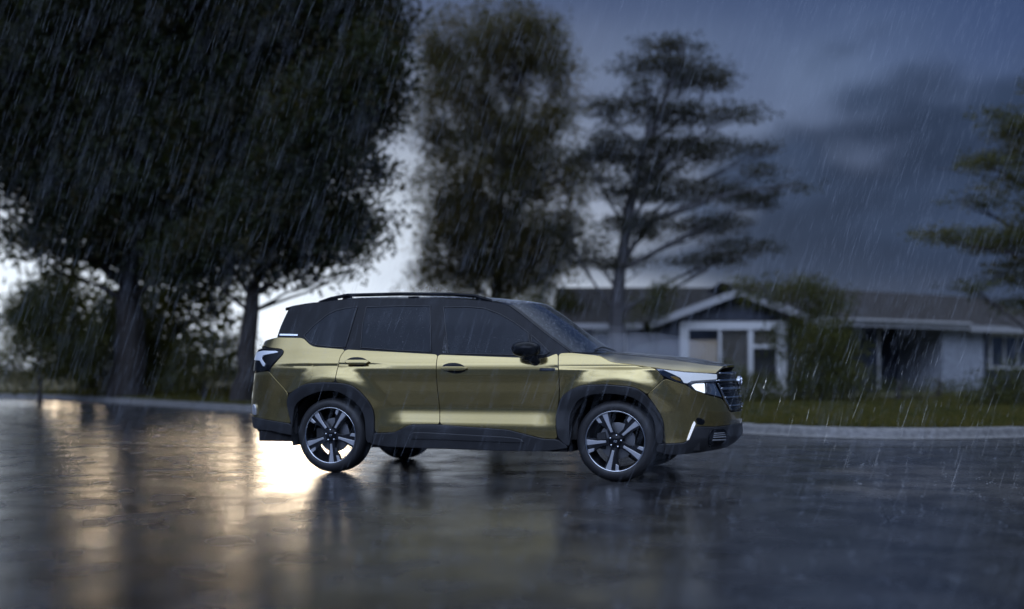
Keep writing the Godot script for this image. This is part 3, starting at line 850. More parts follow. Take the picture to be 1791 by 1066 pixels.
		panel(a, [s_min, 0.34, -1.72, 0.34, -1.70, 0.62, -1.56, 0.73, -1.335, 0.765, -1.10, 0.70, -0.98, 0.56, -0.96, 0.30, 0.94, 0.30, 0.96, 0.56, 1.08, 0.70, 1.30, 0.76, 1.52, 0.70, 1.66, 0.52, 1.68, 0.30, s_max, 0.30, s_max, 0.90, 1.66, 0.93, 1.20, 1.02, 0.8, 1.05, -1.2, 1.09, -1.7, 1.20, -2.3, 1.17, s_min, 1.2], sk, side, -0.018, 0.002, Vector2(0.08, 0.06), 1.0, 0.01)
		put(a, "inner_body", M.under, car)
		for x in [-AXLE, AXLE]:
			a = Acc.new()
			for k in 20:
				var a0 := -0.25 + (PI + 0.5) * k / 20.0
				var a1 := -0.25 + (PI + 0.5) * (k + 1) / 20.0
				var p0: Vector3 = Vector3(x + cos(a0) * 0.415, 0.345 + sin(a0) * 0.425, 0)
				var p1: Vector3 = Vector3(x + cos(a1) * 0.415, 0.345 + sin(a1) * 0.425, 0)
				var zi := Vector3(0, 0, 0.52 * side)
				var zo := Vector3(0, 0, 0.875 * side)
				a.quad(p0 + zi, p1 + zi, p1 + zo, p0 + zo, Vector3(x, 0.345, 0) - p0)
				a.flat(Vector3(x, 0.345, 0) + zi, p0 + zi, p1 + zi, Vector3(0, 0, side))
			put(a, "wheel_well", M.under, car)
	# grille
	a = Acc.new()
	for side in [1.0, -1.0]:
		panel(a, PANEL["grille"], sk, side, -0.006, 0.012, Vector2(0.04, 0.03), 1.0, 0.01, 0.002, 0.002, s_max - 0.004)
	var gr := put(a, "grille", M.gloss_black, car)
	for q in [[2.33, 0.905, 0.928, 0.018, "chrome"], [2.268, 0.842, 0.866, 0.030, "chrome"], [2.31, 0.772, 0.800, 0.024, "chrome"], [2.36, 0.700, 0.722, 0.022, "chrome"], [2.43, 0.628, 0.648, 0.020, "chrome"], [2.28, 0.820, 0.828, 0.012, "dark_metal"], [2.33, 0.748, 0.756, 0.010, "dark_metal"], [2.40, 0.672, 0.680, 0.010, "dark_metal"]]:
		a = Acc.new()
		for side in [1.0, -1.0]:
			panel(a, [q[0], q[1] + 0.004, s_max, q[1], s_max, q[2], q[0], q[2] - 0.004], sk, side, q[3], q[3], Vector2(0.04, 0.03), 1.0, 0.004, 0.0, 0.004, s_max - 0.004)
		put(a, "grille_bar", M[q[4]], gr)
	for side in [1.0, -1.0]:
		a = Acc.new()
		panel(a, [2.262, 0.834, 2.285, 0.834, 2.375, 0.706, 2.475, 0.600, 2.452, 0.597, 2.352, 0.700], sk, side, 0.016, 0.02, Vector2(0.04, 0.03), 1.0, 0.006, 0.0, 0.004)
		put(a, "grille_surround", M.chrome, gr)
	a = Acc.new()
	var oval := PackedVector2Array()
	var oval2 := PackedVector2Array()
	for k in 32:
		oval.append(Vector2(cos(TAU * k / 32) * 0.085, sin(TAU * k / 32) * 0.048))
		oval2.append(Vector2(cos(TAU * k / 32) * 0.078, sin(TAU * k / 32) * 0.042))
	var exf := Transform3D(Basis(Vector3(0, 1, 0), PI / 2), Vector3(2.262, 0.848, 0))
	a.slab(oval, 0.0, 0.026, exf, 0.004)
	var em := put(a, "emblem", M.chrome, gr)
	a = Acc.new()
	a.slab(oval2, 0.025, 0.029, exf, 0.002)
	put(a, "emblem_field", M.blue, em)
	for st in [[-0.040, 0.010, 0.016], [0.005, 0.020, 0.009], [0.045, 0.012, 0.009], [0.022, -0.004, 0.009], [0.050, -0.014, 0.009], [0.0, -0.020, 0.009]]:
		a = Acc.new()
		var star := PackedVector2Array()
		for k in 8:
			var rr2: float = st[2] if k % 2 == 0 else st[2] * 0.35
			star.append(Vector2(st[0] + cos(TAU * k / 8) * rr2, st[1] + sin(TAU * k / 8) * rr2))
		a.slab(star, 0.0285, 0.0315, exf, 0.0005)
		put(a, "emblem_star", M.chrome, em)
	# top surfaces
	a = Acc.new()
	panel(a, [-1, 0, 1, 0, 1, 1, -1, 1], self.hood_surface, 1.0, 0.0, 0.02, Vector2(0.05, 0.05), 1.0, 0.004, 0.004, 0.003)
	put(a, "hood", M.paint, car)
	a = Acc.new()
	panel(a, [-1, 0, 1, 0, 1, 1, -1, 1], self.roof_surface, 1.0, 0.0, 0.015, Vector2(0.06, 0.03), 1.0, 0.002, 0.0, 0.002)
	put(a, "roof", M.gloss_black, car)
	a = Acc.new()
	panel(a, [-0.93, 0.015, 0.93, 0.015, 0.95, 0.99, -0.95, 0.99], self.windshield_surface, 1.0, 0.003, 0.005, Vector2(0.06, 0.05), 1.0, 0.02, 0.0, 0.001)
	put(a, "windshield", M.windshield, car)
	for side in [1.0, -1.0]:
		a = Acc.new()
		panel(a, [0.925 * side, 0.0, 1.0 * side, 0.0, 1.0 * side, 1.0, 0.945 * side, 1.0], self.windshield_surface, 1.0, 0.004, 0.02, Vector2(0.04, 0.05), 1.0, 0.002, 0.0, 0.002)
		put(a, "windshield_pillar", M.gloss_black, car)
	a = Acc.new()
	panel(a, [-1, 0.0, 1, 0.0, 1, 1, -1, 1], self.rear_glass_surface, 1.0, 0.0, 0.01, Vector2(0.08, 0.08), -1.0, 0.01, 0.0, 0.002)
	put(a, "rear_window", M.gloss_black, car)
	# cowl between hood and windshield, with wipers
	a = Acc.new()
	for k in 24:
		var q0 := -1.0 + k / 12.0
		var q1 := -1.0 + (k + 1) / 12.0
		var w0 := windshield_surface(Vector2(q0 * 0.97, 0.99)) - Vector3(0.02, 0.012, 0)
		var w1 := windshield_surface(Vector2(q1 * 0.97, 0.99)) - Vector3(0.02, 0.012, 0)
		var h0 := hood_surface(Vector2(q0 * 0.99, 0.02)) - Vector3(0, 0.014, 0)
		var h1 := hood_surface(Vector2(q1 * 0.99, 0.02)) - Vector3(0, 0.014, 0)
		a.quad(w0, w1, h1, h0, Vector3(0, 1, 0))
	put(a, "cowl", M.trim, car)
	for q in [[0.55, -0.10], [-0.1, -0.72]]:
		a = Acc.new()
		var wp := []
		var wr := []
		for k in 7:
			var t := k / 6.0
			var p := windshield_surface(Vector2(lerpf(q[0], q[1], t), 0.965 - 0.05 * sin(PI * t)))
			wp.append(p + Vector3(0.012, 0.016, 0))
			wr.append(0.008)
		a.tube(wp, wr, 6)
		put(a, "wiper", M.trim, car)
	# spoiler over the rear window and the antenna
	a = Acc.new()
	for k in 20:
		var q0 := -1.0 + k / 10.0
		var q1 := -1.0 + (k + 1) / 10.0
		var e0 := roof_surface(Vector2(q0 * 0.985, 0.0))
		var e1 := roof_surface(Vector2(q1 * 0.985, 0.0))
		var d := Vector3(-0.05, -0.012, 0)
		var th := Vector3(0, -0.028, 0)
		a.quad(e0 + Vector3(0.12, 0.016, 0), e1 + Vector3(0.12, 0.016, 0), e1 + d, e0 + d, Vector3(0, 1, 0))
		a.quad(e0 + d, e1 + d, e1 + d + th, e0 + d + th, Vector3(-1, 0, 0))
		a.quad(e0 + d + th, e1 + d + th, e1 + th + Vector3(0.06, 0, 0), e0 + th + Vector3(0.06, 0, 0), Vector3(0, -1, 0))
	put(a, "rear_spoiler", M.gloss_black, car)
	a = Acc.new()
	var axf := Transform3D(Basis.IDENTITY, Vector3(-1.60, 1.640, 0))
	a.slab(PackedVector2Array([Vector2(-0.06, 0), Vector2(0.12, 0), Vector2(0.05, 0.03), Vector2(-0.02, 0.068), Vector2(-0.05, 0.07)]), -0.018, 0.018, axf, 0.006)
	put(a, "antenna_fin", M.gloss_black, car)
	# floor, bulkheads and seats
	a = Acc.new()
	a.box(Vector3(-2.15, 0.27, -0.78), Vector3(-1.78, 0.36, 0.78))
	a.box(Vector3(-1.78, 0.27, -0.50), Vector3(-0.92, 0.60, 0.50))
	a.box(Vector3(-0.92, 0.24, -0.84), Vector3(0.90, 0.34, 0.84))
	a.box(Vector3(0.90, 0.25, -0.50), Vector3(1.70, 0.62, 0.50))
	a.box(Vector3(1.70, 0.27, -0.72), Vector3(2.02, 0.36, 0.72))
	put(a, "underbody", M.under, car)
	a = Acc.new()
	a.box(Vector3(0.62, 0.345, -0.78), Vector3(0.98, 0.98, 0.78))
	put(a, "dashboard", M.seat, car)
	for q in [[0.05, 0.38], [0.05, -0.38], [-0.95, 0.38], [-0.95, -0.38]]:
		a = Acc.new()
		a.slab(rounded(0.50, 0.16, 0.06), -0.24, 0.24, Transform3D(Basis.IDENTITY, Vector3(q[0], 0.56, q[1])), 0.03)
		a.slab(rounded(0.16, 0.58, 0.07), -0.23, 0.23, Transform3D(Basis(Vector3(0, 0, 1), 0.25), Vector3(q[0] - 0.32, 0.86, q[1])), 0.03)
		a.slab(rounded(0.10, 0.18, 0.045), -0.13, 0.13, Transform3D(Basis(Vector3(0, 0, 1), 0.2), Vector3(q[0] - 0.42, 1.24, q[1])), 0.02)
		put(a, "seat", M.seat, car)
	# wheels
	make_wheel(car, Vector3(AXLE, TYRE_R, 0.900), deg_to_rad(-29), 1.0)
	make_wheel(car, Vector3(-AXLE, TYRE_R, 0.900), deg_to_rad(-85), 1.0)
	make_wheel(car, Vector3(AXLE, TYRE_R, -0.900), 0.4, -1.0)
	make_wheel(car, Vector3(-AXLE, TYRE_R, -0.900), 1.0, -1.0)
	# the lit headlights
	for side in [1.0, -1.0]:
		var p: Vector3 = skin(Vector2(2.05, 0.79)) * Vector3(1, 1, side)
		var l := SpotLight3D.new()
		l.name = "headlight_beam"
		l.position = p + Vector3(0.03, 0, 0.02 * side)
		l.rotation = Vector3(0, -PI / 2, 0)
		l.rotation.x = -0.12
		l.spot_angle = 38
		l.spot_range = 40
		l.spot_attenuation = 2
		l.light_size = 0.05
		l.light_energy = 8.0
		l.light_color = Color(0.95, 0.97, 1.0)
		l.shadow_enabled = true
		car.add_child(l, true)


# rain beading on the hood, the windshield and the front of the roof
func bead_part(car: Node3D, surf: Callable, lo: Vector2, hi: Vector2, count: int, seed_: int, parent_name: String, rad: float) -> void:
	var r := RandomNumberGenerator.new()
	r.seed = seed_
	var a := Acc.new()
	a.ellipsoid(Vector3.ZERO, Vector3(1, 0.55, 1), 1.0, 7, 4)
	var mm := MultiMesh.new()
	mm.transform_format = MultiMesh.TRANSFORM_3D
	mm.mesh = a.mesh()
	mm.instance_count = count
	for i in count:
		var q := Vector2(r.randf_range(lo.x, hi.x), r.randf_range(lo.y, hi.y))
		var P: Vector3 = surf.call(q)
		var A: Vector3 = surf.call(q + Vector2(0.002, 0)) - surf.call(q - Vector2(0.002, 0))
		var B: Vector3 = surf.call(q + Vector2(0, 0.002)) - surf.call(q - Vector2(0, 0.002))
		var N := A.cross(B).normalized()
		var T := A.normalized()
		var s := rad * (0.45 + 1.1 * pow(r.randf(), 3.0))
		mm.set_instance_transform(i, Transform3D(Basis(T, N, T.cross(N)) * Basis.from_scale(Vector3.ONE * s), P + N * 0.001))
	var o := MultiMeshInstance3D.new()
	o.name = "water_beads"
	o.multimesh = mm
	o.material_override = M.bead
	o.set_meta("kind", "stuff")
	car.get_node(parent_name).add_child(o, true)

func make_beads() -> void:
	M.bead = mat(lin(0.6, 0.65, 0.7, 0.10), 0.03)
	M.bead.transparency = BaseMaterial3D.TRANSPARENCY_ALPHA
	var car: Node3D = get_node("sport_utility_vehicle")
	bead_part(car, self.windshield_surface, Vector2(-0.90, 0.03), Vector2(0.90, 0.97), 7000, 202, "windshield", 0.0045)
	bead_part(car, self.roof_surface, Vector2(-0.9, 0.3), Vector2(0.9, 0.99), 8000, 203, "roof", 0.005)
	bead_part(car, self.cabin, Vector2(-0.25, 1.10), Vector2(0.50, 1.25), 2500, 206, "front_door_window", 0.004)
	bead_part(car, self.cabin, Vector2(-1.04, 1.14), Vector2(-0.45, 1.51), 3500, 207, "rear_door_window", 0.004)

# ---------------------------------------------------------------- plants
func leaf_cluster(seed_: int, leaves: int, radius: float, length: float, width: float, flat_y := 1.0) -> ArrayMesh:
	var r := RandomNumberGenerator.new()
	r.seed = seed_
	var a := Acc.new()
	for i in leaves:
		var d := Vector3(r.randfn(), r.randfn() * flat_y, r.randfn()).normalized()
		var p := d * radius * pow(r.randf(), 0.5) * Vector3(1, flat_y, 1)
		var dir := (d + Vector3(r.randfn(), r.randfn() - 0.4, r.randfn()) * 0.6).normalized()
		var across := dir.cross(Vector3(r.randfn(), r.randfn(), r.randfn())).normalized()
		var nn := dir.cross(across).normalized()
		var l := length * r.randf_range(0.7, 1.3)
		var w := width * r.randf_range(0.7, 1.3)
		var tip := p + dir * l - nn * l * 0.15
		var m := p + dir * l * 0.45
		var l1 := m + across * w * 0.5 - nn * w * 0.15
		var l2 := m - across * w * 0.5 - nn * w * 0.15
		a.flat(p, l1, tip, nn)
		a.flat(p, tip, l2, nn)
	return a.mesh()

func crown(parent: Node3D, clusters: Array, lobes: Array, per_m3: float, size: float, cols: Array, seed_: int, hole := 0.0, flat_y := 1.0, called := "crown") -> void:
	var r := RandomNumberGenerator.new()
	r.seed = seed_
	var nz := FastNoiseLite.new()
	nz.seed = seed_
	nz.frequency = 0.45
	var xs := []
	var cl := []
	for li in lobes.size() / 6:
		var c := Vector3(lobes[li * 6], lobes[li * 6 + 1], lobes[li * 6 + 2])
		var rad := Vector3(lobes[li * 6 + 3], lobes[li * 6 + 4], lobes[li * 6 + 5])
		var cnt := int(4.19 * rad.x * rad.y * rad.z * per_m3)
		for k in cnt:
			var d := Vector3(r.randfn(), r.randfn(), r.randfn()).normalized()
			var q := d * pow(r.randf(), 0.42) * r.randf_range(0.86, 1.06)
			var p := c + q * rad
			if p.y < 0.15:
				continue
			if nz.get_noise_3dv(p) < hole - 0.25 * (1.0 - q.length()):
				continue
			var b := Basis(Vector3(r.randfn(), r.randfn(), r.randfn()).normalized(), r.randf() * TAU)
			if flat_y < 0.7:
				b = Basis(Vector3.UP, r.randf() * TAU) * Basis(Vector3(1, 0, 0), r.randfn() * 0.3)
			b = b.scaled(Vector3.ONE * size * r.randf_range(0.65, 1.3))
			xs.append(Transform3D(b, p))
			var pick: Color = cols[r.randi() % cols.size()]
			var j := r.randf_range(0.7, 1.3)
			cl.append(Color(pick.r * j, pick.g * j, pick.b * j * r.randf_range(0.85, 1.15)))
	var per := []
	for i in clusters.size():
		per.append([])
	for i in xs.size():
		per[i % clusters.size()].append(i)
	for i in clusters.size():
		if per[i].is_empty():
			continue
		var mm := MultiMesh.new()
		mm.transform_format = MultiMesh.TRANSFORM_3D
		mm.use_colors = true
		mm.mesh = clusters[i]
		mm.instance_count = per[i].size()
		for k in per[i].size():
			mm.set_instance_transform(k, xs[per[i][k]])
			mm.set_instance_color(k, cl[per[i][k]])
		var o := MultiMeshInstance3D.new()
		o.name = called
		o.multimesh = mm
		o.material_override = M.leaf
		o.set_meta("kind", "stuff")
		parent.add_child(o, true)

# tapered trunk with limbs that reach for the lobes of the crown
func trunk(parent: Node3D, lobes: Array, r0: float, fork: Vector3, seed_: int, bark: Material, lean := Vector3.ZERO, taper := 0.45) -> void:
	var r := RandomNumberGenerator.new()
	r.seed = seed_
	var a := Acc.new()
	var pts := []
	var rad := []
	for k in 9:
		var t := k / 8.0
		var p := fork * t + lean * sin(PI * t) + Vector3(r.randfn() * 0.05, 0, r.randfn() * 0.05) * (0.0 if k == 0 else 1.0)
		if k == 0:
			p.y = -0.15
		pts.append(p)
		rad.append(r0 * (1.0 - taper * t) * (1.35 if k == 0 else 1.0))
	a.tube(pts, rad, 12)
	put(a, "trunk", bark, parent)
	for li in lobes.size() / 6:
		var c := Vector3(lobes[li * 6], lobes[li * 6 + 1], lobes[li * 6 + 2])
		var lo: Vector3 = pts[clampi(int((c.y / maxf(fork.y, 0.1)) * 6.0), 4, 8)]
		if fork.y > c.y:
			lo = pts[clampi(int(c.y / fork.y * 8.0) - 1, 1, 7)]
		var b := Acc.new()
		var q := []
		var w := []
		var bend := Vector3(r.randfn(), r.randf() * 0.8, r.randfn()) * lo.distance_to(c) * 0.09
		var rb := r0 * clampf(0.12 + 0.07 * lobes[li * 6 + 3], 0.12, 0.5)
		for k in 8:
			var t := k / 7.0
			q.append(lo.lerp(c, t) + bend * sin(PI * t) + Vector3(r.randfn(), r.randfn(), r.randfn()) * 0.04 * t)
			w.append(rb * (1.0 - 0.8 * t))
		b.tube(q, w, 8)
		for tw in 7:
			var s: Vector3 = q[3 + tw % 5]
			var e := c + Vector3(r.randfn() * lobes[li * 6 + 3], r.randfn() * lobes[li * 6 + 4], r.randfn() * lobes[li * 6 + 5]) * 0.45
			var mid := s.lerp(e, 0.5) + Vector3(r.randfn(), r.randfn(), r.randfn()) * 0.08
			b.tube([s, mid, e], [rb * 0.35, rb * 0.22, 0.008], 5)
		put(b, "limb", bark, parent)

func plant(key: String, called: String, label: String, category: String, group := "") -> Node3D:
	var f: Array = FOLIAGE[key]
	return thing(called, label, category, Vector3(f[0], LAWN_Y, f[1]), 0.0, group)

func lobes_of(key: String) -> Array:
	var l: Array = FOLIAGE[key][2].duplicate()
	for i in l.size() / 6:
		l[i * 6 + 1] -= LAWN_Y
	return l

func make_plants() -> void:
	var bark := mat(lin(0.055, 0.045, 0.038), 0.75)
	tri_map(bark, 0.9)
	bark.uv1_scale = Vector3(2.2, 0.5, 2.2)
	bark.albedo_texture = noise_tex(31, 0.03, 512, [[0.25, Color(0.45, 0.45, 0.45)], [0.7, Color(1, 1, 1)]], 5)
	bark.normal_enabled = true
	bark.normal_texture = bump_tex(31, 0.03, 12.0)
	M.bark = bark
	var grey_bark := bark.duplicate()
	grey_bark.albedo_color = lin(0.12, 0.115, 0.12)
	var broad := [leaf_cluster(1, 26, 0.42, 0.17, 0.085), leaf_cluster(2, 26, 0.42, 0.16, 0.08), leaf_cluster(3, 30, 0.46, 0.15, 0.075)]
	var fine := [leaf_cluster(4, 34, 0.42, 0.15, 0.05), leaf_cluster(5, 34, 0.42, 0.14, 0.045)]
	var spray := [leaf_cluster(6, 36, 0.50, 0.16, 0.045, 0.4), leaf_cluster(7, 36, 0.50, 0.15, 0.04, 0.4)]
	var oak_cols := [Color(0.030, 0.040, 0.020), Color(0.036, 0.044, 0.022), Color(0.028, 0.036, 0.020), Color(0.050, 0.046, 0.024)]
	var olive := [Color(0.100, 0.090, 0.034), Color(0.082, 0.080, 0.032), Color(0.120, 0.098, 0.040), Color(0.065, 0.068, 0.030)]
	var grey_green := [Color(0.045, 0.050, 0.035), Color(0.038, 0.042, 0.032), Color(0.060, 0.056, 0.036)]
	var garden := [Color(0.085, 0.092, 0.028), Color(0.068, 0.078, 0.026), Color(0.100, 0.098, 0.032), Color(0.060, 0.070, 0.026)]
	var t: Node3D
	t = plant("oak", "oak_tree", "huge dark oak tree with a thick trunk filling the upper left", "tree", "dark trees at the left kerb")
	trunk(t, lobes_of("oak"), 0.50, Vector3(0.1, 3.6, 0.2), 41, bark)
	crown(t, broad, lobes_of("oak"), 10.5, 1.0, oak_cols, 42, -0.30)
	t = plant("second_oak", "oak_tree", "dark oak tree with a slimmer trunk just behind the rear of the car", "tree", "dark trees at the left kerb")
	trunk(t, lobes_of("second_oak"), 0.27, Vector3(0.25, 2.9, 0.1), 43, bark)
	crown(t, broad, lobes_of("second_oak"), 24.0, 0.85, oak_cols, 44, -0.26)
	t = plant("middle", "broadleaf_tree", "tall olive green tree rising behind the roof of the car", "tree")
	trunk(t, lobes_of("middle"), 0.38, Vector3(0.2, 8.0, 0.0), 45, bark, Vector3.ZERO, 0.75)
	crown(t, fine, lobes_of("middle"), 13.0, 1.0, olive, 46, -0.08)
	crown(t, fine, lobes_of("middle_gold"), 12.0, 0.9, olive, 146, -0.05)
	t = plant("sparse", "open_crowned_tree", "sparse open tree with layered branches and a grey trunk behind the windshield", "tree")
	trunk(t, lobes_of("sparse"), 0.30, Vector3(1.9, 10.6, 0.0), 47, grey_bark, Vector3(-0.7, 0, 0), 0.92)
	crown(t, spray, lobes_of("sparse"), 30.0, 0.85, grey_green, 48, -0.14, 0.4)
	t = plant("right", "conifer_tree", "dark conifer with drooping layered boughs at the right edge", "tree")
	trunk(t, lobes_of("right"), 0.26, Vector3(0.1, 8.6, 0.0), 49, bark, Vector3.ZERO, 0.9)
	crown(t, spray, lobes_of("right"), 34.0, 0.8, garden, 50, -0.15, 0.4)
	t = plant("far_a", "background_tree", "dark tree in the background at the far left edge", "tree", "dark trees behind the left bushes")
	trunk(t, lobes_of("far_a"), 0.3, Vector3(0, 2.0, 0), 51, bark)
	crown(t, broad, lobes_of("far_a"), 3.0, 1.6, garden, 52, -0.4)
	t = plant("far_b", "background_tree", "dark background tree seen between the two oak trunks", "tree", "dark trees behind the left bushes")
	trunk(t, lobes_of("far_b"), 0.3, Vector3(0, 2.0, 0), 53, bark)
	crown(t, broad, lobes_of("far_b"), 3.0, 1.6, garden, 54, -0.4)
	t = plant("roof_tree", "garden_tree", "small garden tree with yellow green leaves in front of the roof", "tree")
	trunk(t, lobes_of("roof_tree"), 0.12, Vector3(0.1, 1.9, 0), 55, bark)
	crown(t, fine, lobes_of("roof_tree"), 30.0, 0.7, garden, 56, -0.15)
	for q in [["bush_a", "tall olive green bush at the far left edge"], ["bush_b", "dark green bush between the tall left bush and the slim oak trunk"], ["bush_c", "rounded yellow green bush left of the slim oak trunk"], ["bush_d", "dark bush right behind the slim oak trunk"],
			["back_hedge", "olive bush beside the left end of the house, behind the windshield"], ["gable_shrub", "yellow green shrub at the left end of the gable"], ["window_shrub", "low green shrub under the white framed window"], ["dark_shrub", "tall dark shrub between the white framed window and the porch"], ["low_hedge", "low dark shrub in front of the porch"], ["yellow_shrub", "yellow green shrub at the right edge of the lawn"], ["corner_shrub", "small shrub at the foot of the pale wall"]]:
		t = plant(q[0], "garden_shrub", q[1], "shrub", "shrubs along the lawn")
		var lb := lobes_of(q[0])
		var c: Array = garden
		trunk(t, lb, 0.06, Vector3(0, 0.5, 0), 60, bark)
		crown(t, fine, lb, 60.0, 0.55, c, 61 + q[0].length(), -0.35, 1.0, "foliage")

# ---------------------------------------------------------------- ground
const LAWN_Y := 0.12
const KERB := [-90.0, -58.0, -30.0, -40.0, -16.2, -34.2, -12.5, -31.5, -9.0, -27.6, -5.7, -23.8, -2.5, -21.0, 0.5, -18.9, 2.6, -17.2, 3.7, -15.8, 4.6, -15.0, 5.8, -14.85, 7.5, -15.4, 12.0, -17.3, 22.0, -21.5, 45.0, -31.0, 90.0, -48.0]

func kerb_points(step := 0.4) -> Array:
	var pts := []
	var n := KERB.size() / 2
	for i in n - 1:
		var g := func(k: int) -> Vector2:
			var c := clampi(k, 0, n - 1)
			return Vector2(KERB[c * 2], KERB[c * 2 + 1])
		var a: Vector2 = g.call(i)
		var b: Vector2 = g.call(i + 1)
		var m := maxi(1, int(a.distance_to(b) / step)) if absf(a.x) < 40 else 3
		for k in m:
			pts.append(a.cubic_interpolate(b, g.call(i - 1), g.call(i + 2), float(k) / m))
	pts.append(Vector2(KERB[-2], KERB[-1]))
	return pts

func make_ground() -> void:
	# road: wet asphalt
	var asphalt := mat(lin(0.052, 0.052, 0.054), 1.0)
	tri_map(asphalt, 9.0)
	asphalt.albedo_texture = noise_tex(71, 0.22, 1024, [[0.15, Color(0.62, 0.62, 0.63)], [0.5, Color(0.85, 0.85, 0.85)], [0.8, Color(1, 1, 1)]], 5)
	asphalt.roughness_texture = noise_tex(73, 0.011, 1024, [[0.30, Color(0.16, 0.16, 0.16)], [0.50, Color(0.21, 0.21, 0.21)], [0.72, Color(0.28, 0.28, 0.28)]], 6)
	asphalt.roughness_texture_channel = BaseMaterial3D.TEXTURE_CHANNEL_RED
	asphalt.normal_enabled = true
	asphalt.normal_texture = bump_tex(72, 0.30, 2.0, 2048, 3)
	asphalt.normal_scale = 0.12
	# darker where the water has soaked in, in ragged patches a few metres wide
	asphalt.detail_enabled = true
	asphalt.detail_blend_mode = BaseMaterial3D.BLEND_MODE_MUL
	asphalt.detail_uv_layer = BaseMaterial3D.DETAIL_UV_2
	asphalt.uv2_triplanar = true
	asphalt.uv2_world_triplanar = true
	asphalt.uv2_scale = Vector3.ONE / 21.0
	asphalt.detail_albedo = noise_tex(79, 0.03, 1024, [[0.32, Color(0.68, 0.68, 0.70)], [0.50, Color(0.85, 0.85, 0.86)], [0.66, Color(1, 1, 1)]], 7)
	M.asphalt = asphalt
	var a := Acc.new()
	a.quad(Vector3(-220, 0, -120), Vector3(220, 0, -120), Vector3(220, 0, 120), Vector3(-220, 0, 120), Vector3.UP)
	structure(a, "road", asphalt)
	# lawn beyond the kerb, out to the horizon
	var lawn_m := mat(lin(0.110, 0.105, 0.038), 0.9)
	tri_map(lawn_m, 4.0)
	lawn_m.albedo_texture = noise_tex(81, 0.02, 1024, [[0.2, Color(0.55, 0.55, 0.5)], [0.5, Color(0.8, 0.8, 0.75)], [0.8, Color(1, 1, 1)]], 6)
	lawn_m.normal_enabled = true
	lawn_m.normal_texture = bump_tex(82, 0.08, 10.0)
	var kp := kerb_points()
	var top := Acc.new()
	for i in kp.size() - 1:
		var p: Vector2 = kp[i]
		var q: Vector2 = kp[i + 1]
		var rows := [0.0, 0.5, 2.0, 6.0, 14.0, 40.0, 160.0, 420.0]
		for k in rows.size() - 1:
			var A := Vector3(p.x * (1 + rows[k] * 0.006), LAWN_Y, p.y - 0.30 - rows[k])
			var B := Vector3(q.x * (1 + rows[k] * 0.006), LAWN_Y, q.y - 0.30 - rows[k])
			var C := Vector3(q.x * (1 + rows[k + 1] * 0.006), LAWN_Y, q.y - 0.30 - rows[k + 1])
			var D := Vector3(p.x * (1 + rows[k + 1] * 0.006), LAWN_Y, p.y - 0.30 - rows[k + 1])
			top.quad(A, B, C, D, Vector3.UP)
	structure(top, "lawn", lawn_m)
	# kerb and gutter of wet concrete, with a rounded nose
	var conc := mat(lin(0.19, 0.185, 0.175), 0.4)
	tri_map(conc, 1.3)
	conc.albedo_texture = noise_tex(83, 0.02, 512, [[0.2, Color(0.7, 0.7, 0.7)], [0.7, Color(1, 1, 1)]], 6)
	conc.normal_enabled = true
	conc.normal_texture = bump_tex(84, 0.12, 3.0)
	var ks := Acc.new()
	var prof_k := [Vector2(0.30, 0.006), Vector2(0.02, 0.004), Vector2(0.0, 0.03), Vector2(-0.025, 0.10), Vector2(-0.045, 0.125), Vector2(-0.075, 0.132), Vector2(-0.32, 0.134)]
	for i in kp.size() - 1:
		var p: Vector2 = kp[i]
		var q: Vector2 = kp[i + 1]
		var tp: Vector2 = (kp[i + 1] - kp[maxi(i - 1, 0)]).normalized()
		var tq: Vector2 = (kp[mini(i + 2, kp.size() - 1)] - kp[i]).normalized()
		var np := Vector2(-tp.y, tp.x)      # towards the road (+z)
		var nq := Vector2(-tq.y, tq.x)
		for k in prof_k.size() - 1:
			var o1: Vector2 = prof_k[k]
			var o2: Vector2 = prof_k[k + 1]
			var A := Vector3(p.x + np.x * o1.x, o1.y, p.y + np.y * o1.x)
			var B := Vector3(q.x + nq.x * o1.x, o1.y, q.y + nq.y * o1.x)
			var C := Vector3(q.x + nq.x * o2.x, o2.y, q.y + nq.y * o2.x)
			var D := Vector3(p.x + np.x * o2.x, o2.y, p.y + np.y * o2.x)
			ks.quad(A, B, C, D, Vector3(0, 1, 0) + Vector3(np.x, 0, np.y))
	structure(ks, "kerb", conc)
	# tar seams along the lanes
	var tar := mat(lin(0.018, 0.018, 0.019), 0.14)
	var rs := RandomNumberGenerator.new()
	rs.seed = 95
	for q in [[-13.2, 0.10], [-15.6, 0.07], [-19.0, 0.09]]:
		var sa := Acc.new()
		var zp: float = q[0]
		for i in 90:
			var xa := -22.0 + i * 0.5
			var zn: float = zp + rs.randfn() * 0.035 - (zp - q[0]) * 0.2
			var w0: float = q[1] * rs.randf_range(0.4, 0.6)
			var sl := -0.42 * minf(xa + 4.0, 0.0)
			var sl2 := -0.42 * minf(xa + 4.5, 0.0)
			if zn - sl2 > -40.0:
				sa.quad(Vector3(xa, 0.004, zp - sl - w0), Vector3(xa + 0.5, 0.004, zn - sl2 - w0), Vector3(xa + 0.5, 0.004, zn - sl2 + w0), Vector3(xa, 0.004, zp - sl + w0), Vector3.UP)
			zp = zn
		structure(sa, "tar_seam", tar)
	# grass blades on the lawn
	var tuft := Acc.new()
	var r := RandomNumberGenerator.new()
	r.seed = 90
	for i in 16:
		var b := Vector3(r.randfn() * 0.05, 0, r.randfn() * 0.05)
		var ang := r.randf() * TAU
		var w := Vector3(cos(ang), 0, sin(ang)) * 0.004
		var tip := b + Vector3(r.randfn() * 0.025, r.randf_range(0.035, 0.075), r.randfn() * 0.025)
		tuft.flat(b - w, b + w, tip, Vector3(0, 0.3, 1))
	var xs := []
